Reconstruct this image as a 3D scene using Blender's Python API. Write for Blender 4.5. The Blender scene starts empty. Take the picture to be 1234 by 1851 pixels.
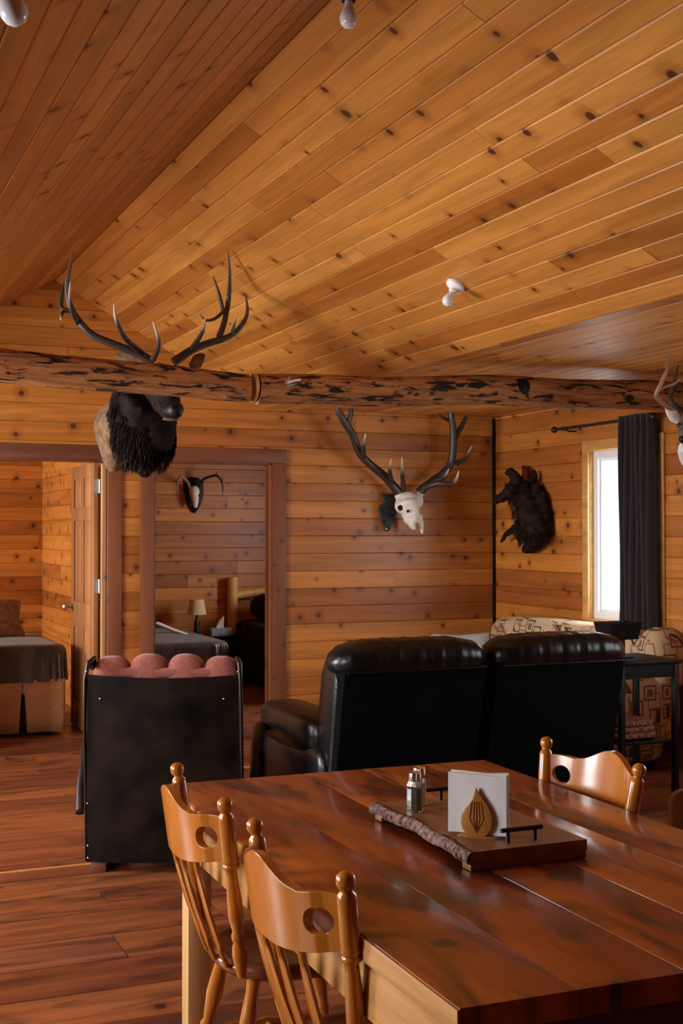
import bpy, bmesh, math, random
from mathutils import Vector, Matrix
random.seed(7)
rnd = random.random
def ru(a, b): return a + (b - a) * random.random()
C = bpy.context.scene.collection
S = bpy.context.scene
rad = math.radians

# ------------------------------------------------------------------ camera, sky, light, exposure
HC, FPX, YAW, PITCH = 1.52, 2266.0, rad(23.03), rad(0.885)
cam = bpy.data.objects.new('camera', bpy.data.cameras.new('camera')); C.objects.link(cam)
cam.location = (0, 0, HC); cam.rotation_euler = (rad(90) + PITCH, 0, -YAW)
cam.data.sensor_width = 36; cam.data.lens = FPX / 1851 * 36
cam.data.clip_start = 0.05
S.camera = cam
S.view_settings.view_transform = 'Standard'; S.view_settings.look = 'None'
S.view_settings.gamma = 1; S.view_settings.use_curve_mapping = False
S.view_settings.exposure = 0.0
w = bpy.data.worlds.new('sky'); S.world = w; w.use_nodes = True
bg = w.node_tree.nodes['Background']
bg.inputs[0].default_value = (0.86, 0.93, 1.0, 1); bg.inputs[1].default_value = 3.0
def window_light(name, loc, rot, sx, sy, power, col=(0.93, 0.96, 1.0)):
    l = bpy.data.lights.new(name, 'AREA'); l.shape = 'RECTANGLE'; l.size = sx; l.size_y = sy
    l.energy = power; l.color = col
    o = bpy.data.objects.new(name, l); C.objects.link(o); o.location = loc; o.rotation_euler = rot
    return o
# daylight at each window of the room; the light sits just outside the opening
LEFT_W = [(2.7, 3.9), (5.6, 7.4)]
for i, (a, b) in enumerate(LEFT_W):
    window_light('daylight', (-2.2, (a + b) / 2, 1.5), (0, rad(-90), 0), 1.2, b - a, [95, 270][i])
window_light('daylight', (5.42, 7.2, 1.5), (0, rad(90), 0), 1.2, 0.8, 45)
window_light('daylight', (5.42, 3.6, 1.5), (0, rad(90), 0), 1.2, 1.6, 24)  # unseen window's light, added to brighten the left ceiling slope
window_light('daylight', (-2.2, 10.8, 1.55), (0, rad(-90), 0), 1.0, 1.2, 170, (1, 0.97, 0.9))
window_light('daylight', (5.42, 10.3, 1.6), (0, rad(90), 0), 1.0, 0.9, 70)

# ------------------------------------------------------------------ measuring helper: image point -> point in the room
R = cam.rotation_euler.to_matrix()
def P(px, py, Y=None, u=None, z=None):
    d = R @ Vector(((px - 617) / FPX, -(py - 925.5) / FPX, -1))
    if Y is not None: t = Y / d.y
    elif u is not None: t = u / d.x
    else: t = (z - HC) / d.z
    return Vector((0, 0, HC)) + d * t

# ------------------------------------------------------------------ materials
def new_mat(name):
    m = bpy.data.materials.new(name); m.use_nodes = True
    nt = m.node_tree; b = nt.nodes['Principled BSDF']
    return m, nt, b
def nd(nt, t, **k):
    n = nt.nodes.new(t)
    for a, v in k.items(): setattr(n, a, v)
    return n
def mathn(nt, op, a, b=None, c=None):
    n = nd(nt, 'ShaderNodeMath', operation=op)
    for i, v in enumerate((a, b, c)):
        if v is None: continue
        if isinstance(v, (int, float)): n.inputs[i].default_value = v
        else: nt.links.new(v, n.inputs[i])
    return n.outputs[0]
def mixc(nt, f, a, b, mode='MIX'):
    n = nd(nt, 'ShaderNodeMix', data_type='RGBA', blend_type=mode)
    for i, v in ((0, f), (6, a), (7, b)):
        if isinstance(v, (int, float)): n.inputs[i].default_value = v
        elif isinstance(v, tuple): n.inputs[i].default_value = (*v[:3], 1)
        else: nt.links.new(v, n.inputs[i])
    return n.outputs[2]
def ramp(nt, f, stops):
    n = nd(nt, 'ShaderNodeValToRGB'); e = n.color_ramp.elements
    while len(e) < len(stops): e.new(0.5)
    for i, (p, c) in enumerate(stops):
        e[i].position = p; e[i].color = (*c[:3], 1) if isinstance(c, tuple) else (c, c, c, 1)
    nt.links.new(f, n.inputs[0]); return n.outputs[0]
def noise(nt, vec, scale, detail=3, rough=.5, dist=0):
    n = nd(nt, 'ShaderNodeTexNoise'); n.inputs['Scale'].default_value = scale
    n.inputs['Detail'].default_value = detail; n.inputs['Roughness'].default_value = rough
    n.inputs['Distortion'].default_value = dist
    if vec is not None: nt.links.new(vec, n.inputs['Vector'])
    return n.outputs['Fac']
def comb(nt, x, y, z=0.0):
    n = nd(nt, 'ShaderNodeCombineXYZ')
    for i, v in enumerate((x, y, z)):
        if isinstance(v, (int, float)): n.inputs[i].default_value = v
        else: nt.links.new(v, n.inputs[i])
    return n.outputs[0]
def bump(nt, b, h, s=.3, d=.005):
    n = nd(nt, 'ShaderNodeBump'); n.inputs['Strength'].default_value = s; n.inputs['Distance'].default_value = d
    nt.links.new(h, n.inputs['Height']); nt.links.new(n.outputs[0], b.inputs['Normal'])

def wood(name, al, ac, cols, knot=(.05, .015, .006), ksize=.05, kscale=3.0, kon=.62, rough=.45, coat=0., blotch=0., bl_col=(.03,.01,.005), bthr=.5, obj_space=False, grain=.35, bmp=.15):
    """boards: grain along axis al, across axis ac; tint and knots change from board to board"""
    m, nt, b = new_mat(name); L = nt.links
    if obj_space: src = nd(nt, 'ShaderNodeTexCoord').outputs['Object']
    else: src = nd(nt, 'ShaderNodeNewGeometry').outputs['Position']
    sp = nd(nt, 'ShaderNodeSeparateXYZ'); L.new(src, sp.inputs[0])
    oi = nd(nt, 'ShaderNodeObjectInfo'); r = oi.outputs['Random']
    A = mathn(nt, 'ADD', sp.outputs[al], mathn(nt, 'MULTIPLY', r, 41.0))
    Bc = sp.outputs[ac]
    third = [k for k in 'XYZ' if k not in (al, ac)][0]; T = sp.outputs[third]
    v1 = comb(nt, mathn(nt, 'MULTIPLY', A, .9), mathn(nt, 'MULTIPLY', Bc, 14), mathn(nt, 'MULTIPLY', T, 14))
    v2 = comb(nt, mathn(nt, 'MULTIPLY', A, 5), mathn(nt, 'MULTIPLY', Bc, 130), mathn(nt, 'MULTIPLY', T, 130))
    n1 = noise(nt, v1, 1.0, 4, .55, .6); n2 = noise(nt, v2, 1.0, 2)
    base = ramp(nt, r, [(0.0, cols[0]), (.35, cols[1]), (.7, cols[2]), (1.0, cols[3])])
    g = ramp(nt, n1, [(.3, .55), (.62, 1.12)])
    base = mixc(nt, grain * 1.6 if grain < .6 else 1.0, base, mixc(nt, 1.0, base, g, 'MULTIPLY'))
    base = mixc(nt, grain, base, mixc(nt, 1.0, base, ramp(nt, n2, [(.3, .6), (.7, 1.1)]), 'MULTIPLY'))
    hgt = n2
    if kon > 0:
        kv = comb(nt, A, Bc, 0)
        vo = nd(nt, 'ShaderNodeTexVoronoi', voronoi_dimensions='2D'); vo.inputs['Scale'].default_value = kscale
        L.new(kv, vo.inputs['Vector'])
        sc = nd(nt, 'ShaderNodeSeparateColor'); L.new(vo.outputs['Color'], sc.inputs[0])
        on = mathn(nt, 'LESS_THAN', sc.outputs[0], kon)
        sz = mathn(nt, 'MULTIPLY_ADD', sc.outputs[1], ksize, ksize * .5)
        wob = mathn(nt, 'MULTIPLY', mathn(nt, 'SUBTRACT', noise(nt, kv, 40, 2), .5), .05)
        d = mathn(nt, 'ADD', vo.outputs['Distance'], wob)
        k = nd(nt, 'ShaderNodeMapRange', interpolation_type='SMOOTHSTEP'); L.new(d, k.inputs[0]); L.new(sz, k.inputs[1])
        L.new(mathn(nt, 'MULTIPLY', sz, .55), k.inputs[2]); k.inputs[3].default_value = 0; k.inputs[4].default_value = 1
        halo = nd(nt, 'ShaderNodeMapRange', interpolation_type='SMOOTHSTEP'); L.new(d, halo.inputs[0]); L.new(mathn(nt, 'MULTIPLY', sz, 3.2), halo.inputs[1])
        L.new(mathn(nt, 'MULTIPLY', sz, .8), halo.inputs[2]); halo.inputs[3].default_value = 0; halo.inputs[4].default_value = .5
        base = mixc(nt, mathn(nt, 'MULTIPLY', halo.outputs[0], on), base, mixc(nt, 1.0, base, (.45, .3, .2), 'MULTIPLY'))
        base = mixc(nt, mathn(nt, 'MULTIPLY', mathn(nt, 'MULTIPLY', k.outputs[0], on), .92), base, knot)
    if blotch > 0:
        v3 = comb(nt, mathn(nt, 'MULTIPLY', A, 2.0), mathn(nt, 'MULTIPLY', Bc, 7), 0)
        nb = noise(nt, v3, 1.0, 3, .5, 1.2)
        base = mixc(nt, mathn(nt, 'MULTIPLY', ramp(nt, nb, [(bthr, 0.0), (bthr + .16, 1.0)]), blotch), base, bl_col)
    L.new(base, b.inputs['Base Color'])
    rr = nd(nt, 'ShaderNodeMapRange'); L.new(n1, rr.inputs[0]); rr.inputs[3].default_value = rough - .07; rr.inputs[4].default_value = rough + .1
    L.new(rr.outputs[0], b.inputs['Roughness'])
    b.inputs['Coat Weight'].default_value = coat; b.inputs['Coat Roughness'].default_value = .12
    bump(nt, b, hgt, bmp, .002)
    return m
PINE = [(.48, .155, .020), (.60, .22, .034), (.33, .088, .012), (.54, .185, .026)]
PINE_C = [(.54, .20, .032), (.66, .28, .055), (.40, .125, .016), (.60, .24, .044)]
RED = [(.24, .065, .020), (.36, .115, .035), (.17, .040, .015), (.30, .10, .045)]
M = {}
M['wall_u'] = wood('pine_boards_back_wall', 'X', 'Z', PINE, rough=.42, kscale=4.4, ksize=.075, kon=.7, grain=.45)
M['wall_v'] = wood('pine_boards_side_wall', 'Y', 'Z', PINE, rough=.42, kscale=4.4, ksize=.075, kon=.7, grain=.45)
M['ceil'] = wood('pine_boards_ceiling', 'Y', 'X', PINE_C, rough=.42, kscale=4.2, ksize=.075, kon=.6)
M['floor'] = wood('stained_floor_boards', 'X', 'Y', RED, knot=(.03, .012, .008), ksize=.05, kscale=2.2, kon=.5, rough=.38, blotch=.7, bl_col=(.055, .018, .010), grain=.5)
M['casing_v'] = wood('brown_door_casing_upright', 'Z', 'X', [(.20, .058, .017), (.23, .07, .02), (.17, .045, .014), (.21, .062, .018)], rough=.55, kon=.4, kscale=5, ksize=.06)
M['casing_h'] = wood('brown_door_casing_head', 'X', 'Z', [(.17, .045, .014), (.19, .052, .016), (.15, .038, .012), (.18, .048, .014)], rough=.55, kon=.3, kscale=5)
M['table'] = wood('red_stained_table_planks', 'Y', 'X', [(.46, .105, .016), (.40, .082, .014), (.50, .13, .020), (.38, .078, .014)], knot=(.018, .008, .006), ksize=.11, kscale=3.2, kon=.8, rough=.27, coat=.3, blotch=.9, bthr=.46, bl_col=(.070, .020, .012), grain=.25, bmp=.05)
M['pale_v'] = wood('pale_pine', 'Z', 'X', [(.66, .37, .14), (.70, .41, .16), (.62, .34, .12), (.68, .38, .14)], rough=.4, kon=.3, kscale=5, obj_space=False)
M['pale_y'] = wood('pale_pine_rail', 'Y', 'Z', [(.60, .29, .08), (.62, .31, .09), (.58, .27, .07), (.60, .29, .08)], rough=.35, kon=.3, kscale=5)
M['door'] = wood('varnished_door_wood', 'Z', 'X', [(.40, .17, .06), (.44, .19, .07), (.38, .16, .055), (.42, .18, .06)], rough=.35, kon=0)
M['chair'] = wood('honey_stained_chair_wood', 'Z', 'X', [(.50, .160, .014), (.47, .145, .013), (.52, .17, .016), (.49, .155, .014)], rough=.25, kon=0, coat=.6, obj_space=True, grain=.25, bmp=.03)
M['chair_dark'] = wood('red_stained_seat_wood', 'X', 'Y', [(.20, .05, .014), (.19, .045, .013), (.21, .055, .015), (.20, .05, .014)], rough=.25, kon=0, coat=.5, obj_space=True, grain=.25, bmp=.03)
M['grey_wood'] = wood('weathered_tan_wood', 'X', 'Z', [(.36, .22, .11)] * 4, rough=.5, kon=.4, kscale=6, obj_space=True)
M['tray'] = wood('brown_tray_board', 'Y', 'X', [(.30, .13, .05), (.30, .13, .05), (.28, .12, .045), (.31, .14, .055)], rough=.42, kon=.3, kscale=6, ksize=.1, grain=.4)
M['leaf'] = wood('golden_leaf_wood', 'Z', 'X', [(.42, .17, .03)] * 4, rough=.35, kon=0, obj_space=True)
M['log_yellow'] = wood('peeled_yellow_log', 'Z', 'X', [(.68, .38, .09)] * 4, rough=.45, kon=.3)

def plain(name, col, rough=.5, metal=0., spec=.5, coat=0., sheen=0., ns=0, namt=.25, bmp=0., bscale=200, trans=0.):
    m, nt, b = new_mat(name)
    if rough >= .8: spec = min(spec, .12)
    b.inputs['Base Color'].default_value = (*col, 1); b.inputs['Roughness'].default_value = rough
    b.inputs['Metallic'].default_value = metal; b.inputs['Specular IOR Level'].default_value = spec
    b.inputs['Coat Weight'].default_value = coat; b.inputs['Sheen Weight'].default_value = sheen
    b.inputs['Transmission Weight'].default_value = trans
    tc = nd(nt, 'ShaderNodeTexCoord').outputs['Object']
    if ns:
        f = noise(nt, tc, ns, 4)
        c = mixc(nt, 1.0, col, ramp(nt, f, [(.3, 1 - namt * 1.6), (.7, 1 + namt)]), 'MULTIPLY')
        nt.links.new(c, b.inputs['Base Color'])
    if bmp: bump(nt, b, noise(nt, tc, bscale, 3), bmp, .004)
    return m
M['leather'] = plain('black_leather', (.005, .005, .0055), .30, spec=.32, bmp=.25, bscale=60)
M['leather_back'] = plain('black_fabric_back', (.0035, .0035, .004), .9, spec=.04, bmp=.1)
M['darkwood'] = plain('dark_brown_panel', (.012, .007, .0045), .45, ns=6, namt=.9, spec=.12)
M['darkgloss'] = plain('dark_glossy_wood', (.020, .009, .006), .42, spec=.22, ns=9)
M['pink'] = plain('dusty_pink_upholstery', (.36, .115, .088), .9, sheen=.3, ns=90, namt=.15, bmp=.25, bscale=300)
M['black'] = plain('black_iron', (.008, .008, .008), .45, spec=.4)
M['black_wood'] = plain('black_painted_wood', (.007, .005, .005), .45, ns=8, spec=.15)
M['white_vinyl'] = plain('white_vinyl', (.72, .73, .74), .35)
M['napkin'] = plain('white_paper', (.80, .79, .78), .9, bmp=.15, bscale=40)
M['chrome'] = plain('polished_steel', (.75, .75, .76), .18, metal=1)
M['nickel'] = plain('aged_nickel', (.5, .48, .46), .3, metal=1)
M['porcelain'] = plain('white_porcelain', (.80, .80, .78), .35)
M['bulb'] = plain('frosted_bulb_glass', (.78, .78, .80), .15, coat=.5)
M['bone'] = plain('bleached_bone', (.74, .66, .56), .65, ns=14, namt=.14, bmp=.2, bscale=40)
M['slate'] = plain('dark_slate_metal', (.018, .028, .030), .55, ns=30, namt=.5, bmp=.5, bscale=60)
M['curtain'] = plain('dark_plum_curtain', (.022, .014, .016), .85, sheen=.3, ns=120, namt=.2, bmp=.2)
M['velvet'] = plain('grey_brown_velvet', (.058, .036, .022), .5, sheen=.15, ns=5, namt=.5, bmp=.3, bscale=25)
M['furthrow'] = plain('dark_fur_throw', (.022, .014, .010), .9, ns=12, namt=.6, bmp=.8, bscale=60)
M['skirt'] = plain('tan_bed_skirt', (.46, .24, .11), .9, ns=50, namt=.1)
M['pillow'] = plain('taupe_pillowcase', (.24, .18, .12), .85, ns=25, namt=.2, bmp=.3, bscale=18)
M['grey_fabric'] = plain('grey_cushion_fabric', (.32, .32, .32), .95, ns=60, namt=.15)
M['sheet'] = plain('white_sheet', (.7, .68, .66), .9, bmp=.4, bscale=12)
M['shade'] = plain('cream_lampshade', (.62, .44, .24), .9)
M['blue'] = plain('pale_blue_card', (.20, .28, .30), .7, ns=40)
M['weave'] = plain('brown_woven_blanket', (.30, .13, .09), .95, ns=70, namt=.5, bmp=.6, bscale=90)
M['pepper'] = plain('ground_pepper', (.16, .145, .09), .9, ns=400, namt=.6)
M['salt'] = plain('white_salt', (.7, .68, .62), .9)
M['red_skin'] = plain('reddish_paw_fur', (.10, .018, .012), .8, ns=30)
M['eye'] = plain('glass_eye', (.004, .003, .003), .08, coat=1)
M['eye_socket'] = plain('dark_eye_socket', (.02, .015, .012), .9)
M['hinge'] = plain('zinc_hinge', (.55, .56, .57), .35, metal=.8)
M['backing'] = plain('shadow_gap_timber', (.05, .02, .01), .9)
M['bark_edge'] = plain('live_bark_edge', (.22, .13, .105), .9, ns=70, namt=.6, bmp=1.0, bscale=70)
M['mount_fur'] = plain('dark_brown_fur', (.018, .0095, .006), .85, ns=22, namt=.7, bmp=.6, bscale=90)
M['tan_fur'] = plain('tan_shoulder_fur', (.20, .115, .065), .9, ns=25, namt=.35, bmp=.4, bscale=120)
M['mane'] = plain('nearly_black_mane', (.012, .0065, .0045), .8, ns=10, namt=.8)
M['brown_hair'] = plain('red_brown_hair', (.045, .020, .010), .85, ns=10, namt=.6)
M['deer_fur'] = plain('grey_brown_deer_fur', (.16, .10, .065), .9, ns=30, namt=.4, bmp=.4, bscale=120)
M['white_fur'] = plain('white_fur', (.70, .66, .60), .9, bmp=.3, bscale=120)
M['nose'] = plain('wet_black_nose', (.005, .005, .005), .5, spec=.3)
M['broadhead'] = plain('dull_steel_broadhead', (.30, .31, .32), .5, metal=.3)
# clear glass (reflecting pane)
def glassy(name, tint, refl=.06):
    m, nt, b = new_mat(name); nt.nodes.remove(b)
    out = nt.nodes['Material Output']
    t = nd(nt, 'ShaderNodeBsdfTransparent'); t.inputs[0].default_value = (*tint, 1)
    g = nd(nt, 'ShaderNodeBsdfGlossy'); g.inputs['Roughness'].default_value = .04
    mx = nd(nt, 'ShaderNodeMixShader'); mx.inputs[0].default_value = refl
    nt.links.new(t.outputs[0], mx.inputs[1]); nt.links.new(g.outputs[0], mx.inputs[2]); nt.links.new(mx.outputs[0], out.inputs[0])
    return m
M['glass'] = glassy('window_glass', (.95, .97, .97)); M['jar_glass'] = glassy('shaker_glass', (.86, .88, .86), .14)
# antler: brown, worn pale where the stored tip value says so
m, nt, b = new_mat('brown_antler'); at_ = nd(nt, 'ShaderNodeAttribute', attribute_name='tip')
tc = nd(nt, 'ShaderNodeTexCoord').outputs['Object']; nz = noise(nt, tc, 30, 3)
c0 = mixc(nt, nz, (.016, .010, .007), (.05, .026, .015))
nt.links.new(mixc(nt, at_.outputs['Fac'], c0, (.62, .47, .33)), b.inputs['Base Color']); b.inputs['Roughness'].default_value = .5
bump(nt, b, nz, .4, .004); M['antler'] = m
m, nt, b = new_mat('pale_antler'); tc = nd(nt, 'ShaderNodeTexCoord').outputs['Object']; nz = noise(nt, tc, 40, 3)
nt.links.new(mixc(nt, nz, (.17, .08, .04), (.34, .19, .11)), b.inputs['Base Color']); b.inputs['Roughness'].default_value = .55; M['antler_pale'] = m
# log with bark remnants
def logmat(name, patch):
    m, nt, b = new_mat(name); src = nd(nt, 'ShaderNodeTexCoord').outputs['Object']
    mp = nd(nt, 'ShaderNodeMapping'); mp.inputs['Scale'].default_value = (3.2, 15, 15); nt.links.new(src, mp.inputs[0]); v = mp.outputs[0]
    mp2 = nd(nt, 'ShaderNodeMapping'); mp2.inputs['Scale'].default_value = (5, 60, 60); nt.links.new(src, mp2.inputs[0])
    base = mixc(nt, noise(nt, v, 1.3, 3), (.32, .10, .024), (.62, .28, .095))
    base = mixc(nt, ramp(nt, noise(nt, mp2.outputs[0], 1, 3), [(.4, 0.), (.65, .55)]), base, (.09, .03, .015))
    pn = noise(nt, v, 1.9, 5, .62, .6)
    base = mixc(nt, ramp(nt, pn, [(patch, 0.), (patch + .05, 1.)]), base, (.020, .012, .010))
    nt.links.new(base, b.inputs['Base Color']); b.inputs['Roughness'].default_value = .75; b.inputs['Specular IOR Level'].default_value = .25
    bump(nt, b, pn, .7, .02); return m
M['log'] = logmat('log_with_bark', .53)
# retro upholstery: rounded squares in outline
m, nt, b = new_mat('patterned_upholstery'); tc = nd(nt, 'ShaderNodeTexCoord').outputs['Object']
def cells(scale, off, rot):
    mp = nd(nt, 'ShaderNodeMapping'); mp.inputs['Scale'].default_value = (scale,) * 3; mp.inputs['Location'].default_value = off; mp.inputs['Rotation'].default_value = rot
    nt.links.new(tc, mp.inputs[0])
    vo = nd(nt, 'ShaderNodeTexVoronoi', distance='CHEBYCHEV'); vo.inputs['Scale'].default_value = 1; vo.inputs['Randomness'].default_value = .55
    nt.links.new(mp.outputs[0], vo.inputs['Vector']); return vo
v1 = cells(7.5, (.3, .1, .2), (0, 0, .2))
ring = ramp(nt, v1.outputs['Distance'], [(.0, .75), (.16, .75), (.18, 0.), (.27, 0.), (.29, 1.), (.33, 1.), (.36, 0.)])
r2 = mixc(nt, ring, (.47, .32, .18), (.035, .022, .018))
v2 = cells(7.5, (.8, .6, .7), (0, .1, .2))
ring2 = ramp(nt, v2.outputs['Distance'], [(.0, 0.), (.30, 0.), (.32, .8), (.36, .8), (.39, 0.)])
nt.links.new(mixc(nt, ring2, r2, (.20, .06, .025)), b.inputs['Base Color']); b.inputs['Roughness'].default_value = .95; M['pattern'] = m

# ------------------------------------------------------------------ mesh helpers
class MB:
    def __init__(s): s.v = []; s.f = []; s.tip = []
    def add(s, vs, fs, tip=0.0):
        n = len(s.v); s.v += [tuple(x) for x in vs]; s.f += [tuple(n + i for i in f) for f in fs]
        s.tip += tip if isinstance(tip, list) else [tip] * len(vs); return s
    def box(s, x0, x1, y0, y1, z0, z1, mtx=None):
        vs = [Vector((x, y, z)) for z in (z0, z1) for y in (y0, y1) for x in (x0, x1)]
        if mtx: vs = [mtx @ v for v in vs]
        return s.add(vs, [(0, 2, 3, 1), (4, 5, 7, 6), (0, 1, 5, 4), (2, 6, 7, 3), (0, 4, 6, 2), (1, 3, 7, 5)])
    def tube(s, pts, rs, n=10, caps=True, tips=None, sq=(1, 1), up=None):
        pts = [Vector(p) for p in pts]; rings = []; prev = None
        for i, p in enumerate(pts):
            d = (pts[min(i + 1, len(pts) - 1)] - pts[max(i - 1, 0)]).normalized()
            if prev is None:
                a = Vector(up) if up else (Vector((0, 0, 1)) if abs(d.z) < .9 else Vector((1, 0, 0)))
                x = (a - d * a.dot(d)).normalized()
            else: x = (prev - d * prev.dot(d)).normalized()
            prev = x; y = d.cross(x)
            r = rs[i] if isinstance(rs, (list, tuple)) else rs
            rings.append([p + x * (math.cos(2 * math.pi * k / n) * r * sq[0]) + y * (math.sin(2 * math.pi * k / n) * r * sq[1]) for k in range(n)])
        vs = [v for r_ in rings for v in r_]; fs = []
        for i in range(len(pts) - 1):
            for k in range(n): fs.append((i * n + k, i * n + (k + 1) % n, (i + 1) * n + (k + 1) % n, (i + 1) * n + k))
        if caps: fs += [tuple(range(n - 1, -1, -1)), tuple((len(pts) - 1) * n + k for k in range(n))]
        t = 0.0
        if tips: t = [tips[i] for i in range(len(pts)) for k in range(n)]
        return s.add(vs, fs, t)
    def lathe(s, prof, n=16, mtx=None):
        """prof: (radius, height) pairs around local z"""
        vs = []; fs = []
        for r, z in prof: vs += [Vector((r * math.cos(2 * math.pi * k / n), r * math.sin(2 * math.pi * k / n), z)) for k in range(n)]
        for i in range(len(prof) - 1):
            for k in range(n): fs.append((i * n + k, i * n + (k + 1) % n, (i + 1) * n + (k + 1) % n, (i + 1) * n + k))
        fs += [tuple(range(n - 1, -1, -1)), tuple((len(prof) - 1) * n + k for k in range(n))]
        if mtx: vs = [mtx @ v for v in vs]
        return s.add(vs, fs)
    def sell(s, c, r, e=.5, n=20, mtx=None):
        """superellipsoid: soft box with half sizes r"""
        vs = []; fs = []; m_ = n // 2
        sg = lambda a, p: math.copysign(abs(a) ** p, a)
        for i in range(1, m_):
            t = -math.pi / 2 + math.pi * i / m_
            for k in range(n):
                a = 2 * math.pi * (k + .5) / n
                vs.append(Vector((c[0] + r[0] * sg(math.cos(t), e) * sg(math.cos(a), e), c[1] + r[1] * sg(math.cos(t), e) * sg(math.sin(a), e), c[2] + r[2] * sg(math.sin(t), e))))
        for i in range(m_ - 2):
            for k in range(n): fs.append((i * n + k, i * n + (k + 1) % n, (i + 1) * n + (k + 1) % n, (i + 1) * n + k))
        b0 = len(vs); vs += [Vector((c[0], c[1], c[2] - r[2])), Vector((c[0], c[1], c[2] + r[2]))]
        for k in range(n):
            fs.append((b0, (k + 1) % n, k)); fs.append((b0 + 1, (m_ - 2) * n + k, (m_ - 2) * n + (k + 1) % n))
        if mtx: vs = [mtx @ v for v in vs]
        return s.add(vs, fs)
    def prism(s, poly, y0, y1, mtx=None):
        """poly in local x,z; extruded along y"""
        n = len(poly); vs = [Vector((p[0], y0, p[1])) for p in poly] + [Vector((p[0], y1, p[1])) for p in poly]
        fs = [tuple(range(n)), tuple(range(2 * n - 1, n - 1, -1))] + [(i, n + i, n + (i + 1) % n, (i + 1) % n) for i in range(n)]
        if mtx: vs = [mtx @ v for v in vs]
        return s.add(vs, fs)
    def build(s, name, mat, parent=None, smooth=True, bevel=0, ang=38, mods=()):
        me = bpy.data.meshes.new(name); me.from_pydata(s.v, [], s.f)
        bm = bmesh.new(); bm.from_mesh(me); bmesh.ops.recalc_face_normals(bm, faces=bm.faces)
        if bevel: bmesh.ops.bevel(bm, geom=[e for e in bm.edges if e.calc_face_angle(0) > .6], offset=bevel, segments=2, profile=.5, affect='EDGES', clamp_overlap=True)
        bm.to_mesh(me); bm.free()
        if any(s.tip) and not bevel:
            a = me.attributes.new('tip', 'FLOAT', 'POINT'); a.data.foreach_set('value', s.tip)
        me.materials.append(mat)
        if smooth:
            me.polygons.foreach_set('use_smooth', [True] * len(me.polygons)); me.set_sharp_from_angle(angle=rad(ang))
        o = bpy.data.objects.new(name, me); C.objects.link(o)
        if parent: o.parent = parent
        for kind, kw in mods:
            md = o.modifiers.new(kind.lower(), kind)
            for k_, v_ in kw.items(): setattr(md, k_, v_)
        return o
def tag(o, label, cat, group=None, kind=None):
    o['label'] = label; o['category'] = cat
    if group: o['group'] = group
    if kind: o['kind'] = kind
    return o
def thing(name, label, cat, loc=(0, 0, 0), rz=0, group=None):
    o = bpy.data.objects.new(name, None); C.objects.link(o); o.location = loc; o.rotation_euler = (0, 0, rz)
    o.empty_display_size = .1
    return tag(o, label, cat, group)
def struct(o): o['kind'] = 'structure'; return o
def organic(name, prims, mat, parent, voxel=.02, sm=6, disp=0):
    """overlapping tapered limbs and ellipsoids fused into one continuous skin"""
    mb = MB()
    for p in prims:
        if p[0] == 'e': mb.sell(p[1], p[2], 1.0, 14, p[3] if len(p) > 3 else None)
        else: mb.tube(p[1], p[2], 12, sq=p[3] if len(p) > 3 else (1, 1), up=p[4] if len(p) > 4 else None)
    mods = [('REMESH', dict(mode='VOXEL', voxel_size=voxel, use_smooth_shade=True)), ('SMOOTH', dict(factor=.5, iterations=sm))]
    o = mb.build(name, mat, parent, mods=mods)
    if disp:
        tx = bpy.data.textures.new('fur', 'CLOUDS'); tx.noise_scale = .035
        md = o.modifiers.new('disp', 'DISPLACE'); md.texture = tx; md.strength = disp; md.mid_level = .5
    return o
def copy_tree(o, parent=None):
    c = o.copy(); C.objects.link(c); c.parent = parent
    for ch in o.children: copy_tree(ch, c)
    return c

# ------------------------------------------------------------------ boards
def plank_mesh(name, w, t, mat, c=.004):
    pr = [(-w / 2, -t), (-w / 2, -c), (-w / 2 + c, 0), (w / 2 - c, 0), (w / 2, -c), (w / 2, -t)]
    vs = [(x, a, b_) for x in (0, 1) for a, b_ in pr]; n = 6
    fs = [(i, (i + 1) % n, n + (i + 1) % n, n + i) for i in range(n)] + [tuple(range(n - 1, -1, -1)), tuple(range(n, 2 * n))]
    me = bpy.data.meshes.new(name); me.from_pydata(vs, [], fs); me.materials.append(mat)
    bm = bmesh.new(); bm.from_mesh(me); bmesh.ops.recalc_face_normals(bm, faces=bm.faces); bm.to_mesh(me); bm.free()
    return me
def put_plank(me, parent, origin, xd, zd, length, wscale=1.0, name='plank'):
    o = bpy.data.objects.new(name, me); C.objects.link(o); o.parent = parent
    xd = Vector(xd).normalized(); zd = Vector(zd).normalized(); yd = zd.cross(xd)
    m_ = Matrix.Identity(4)
    for r_ in range(3):
        m_[r_][0] = xd[r_] * length; m_[r_][1] = yd[r_] * wscale; m_[r_][2] = zd[r_]; m_[r_][3] = origin[r_]
    o.matrix_local = m_; return o
def split(a, b, lo, hi):
    """random butt joints between a and b"""
    out = []; x = a
    first = ru(.3, 1) * hi
    while x < b - 1e-6:
        L = first if x == a else ru(lo, hi)
        e = x + L
        if b - e < lo * .6: e = b
        out.append((x, min(e, b))); x = e
    return out
ROW = .135
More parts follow.
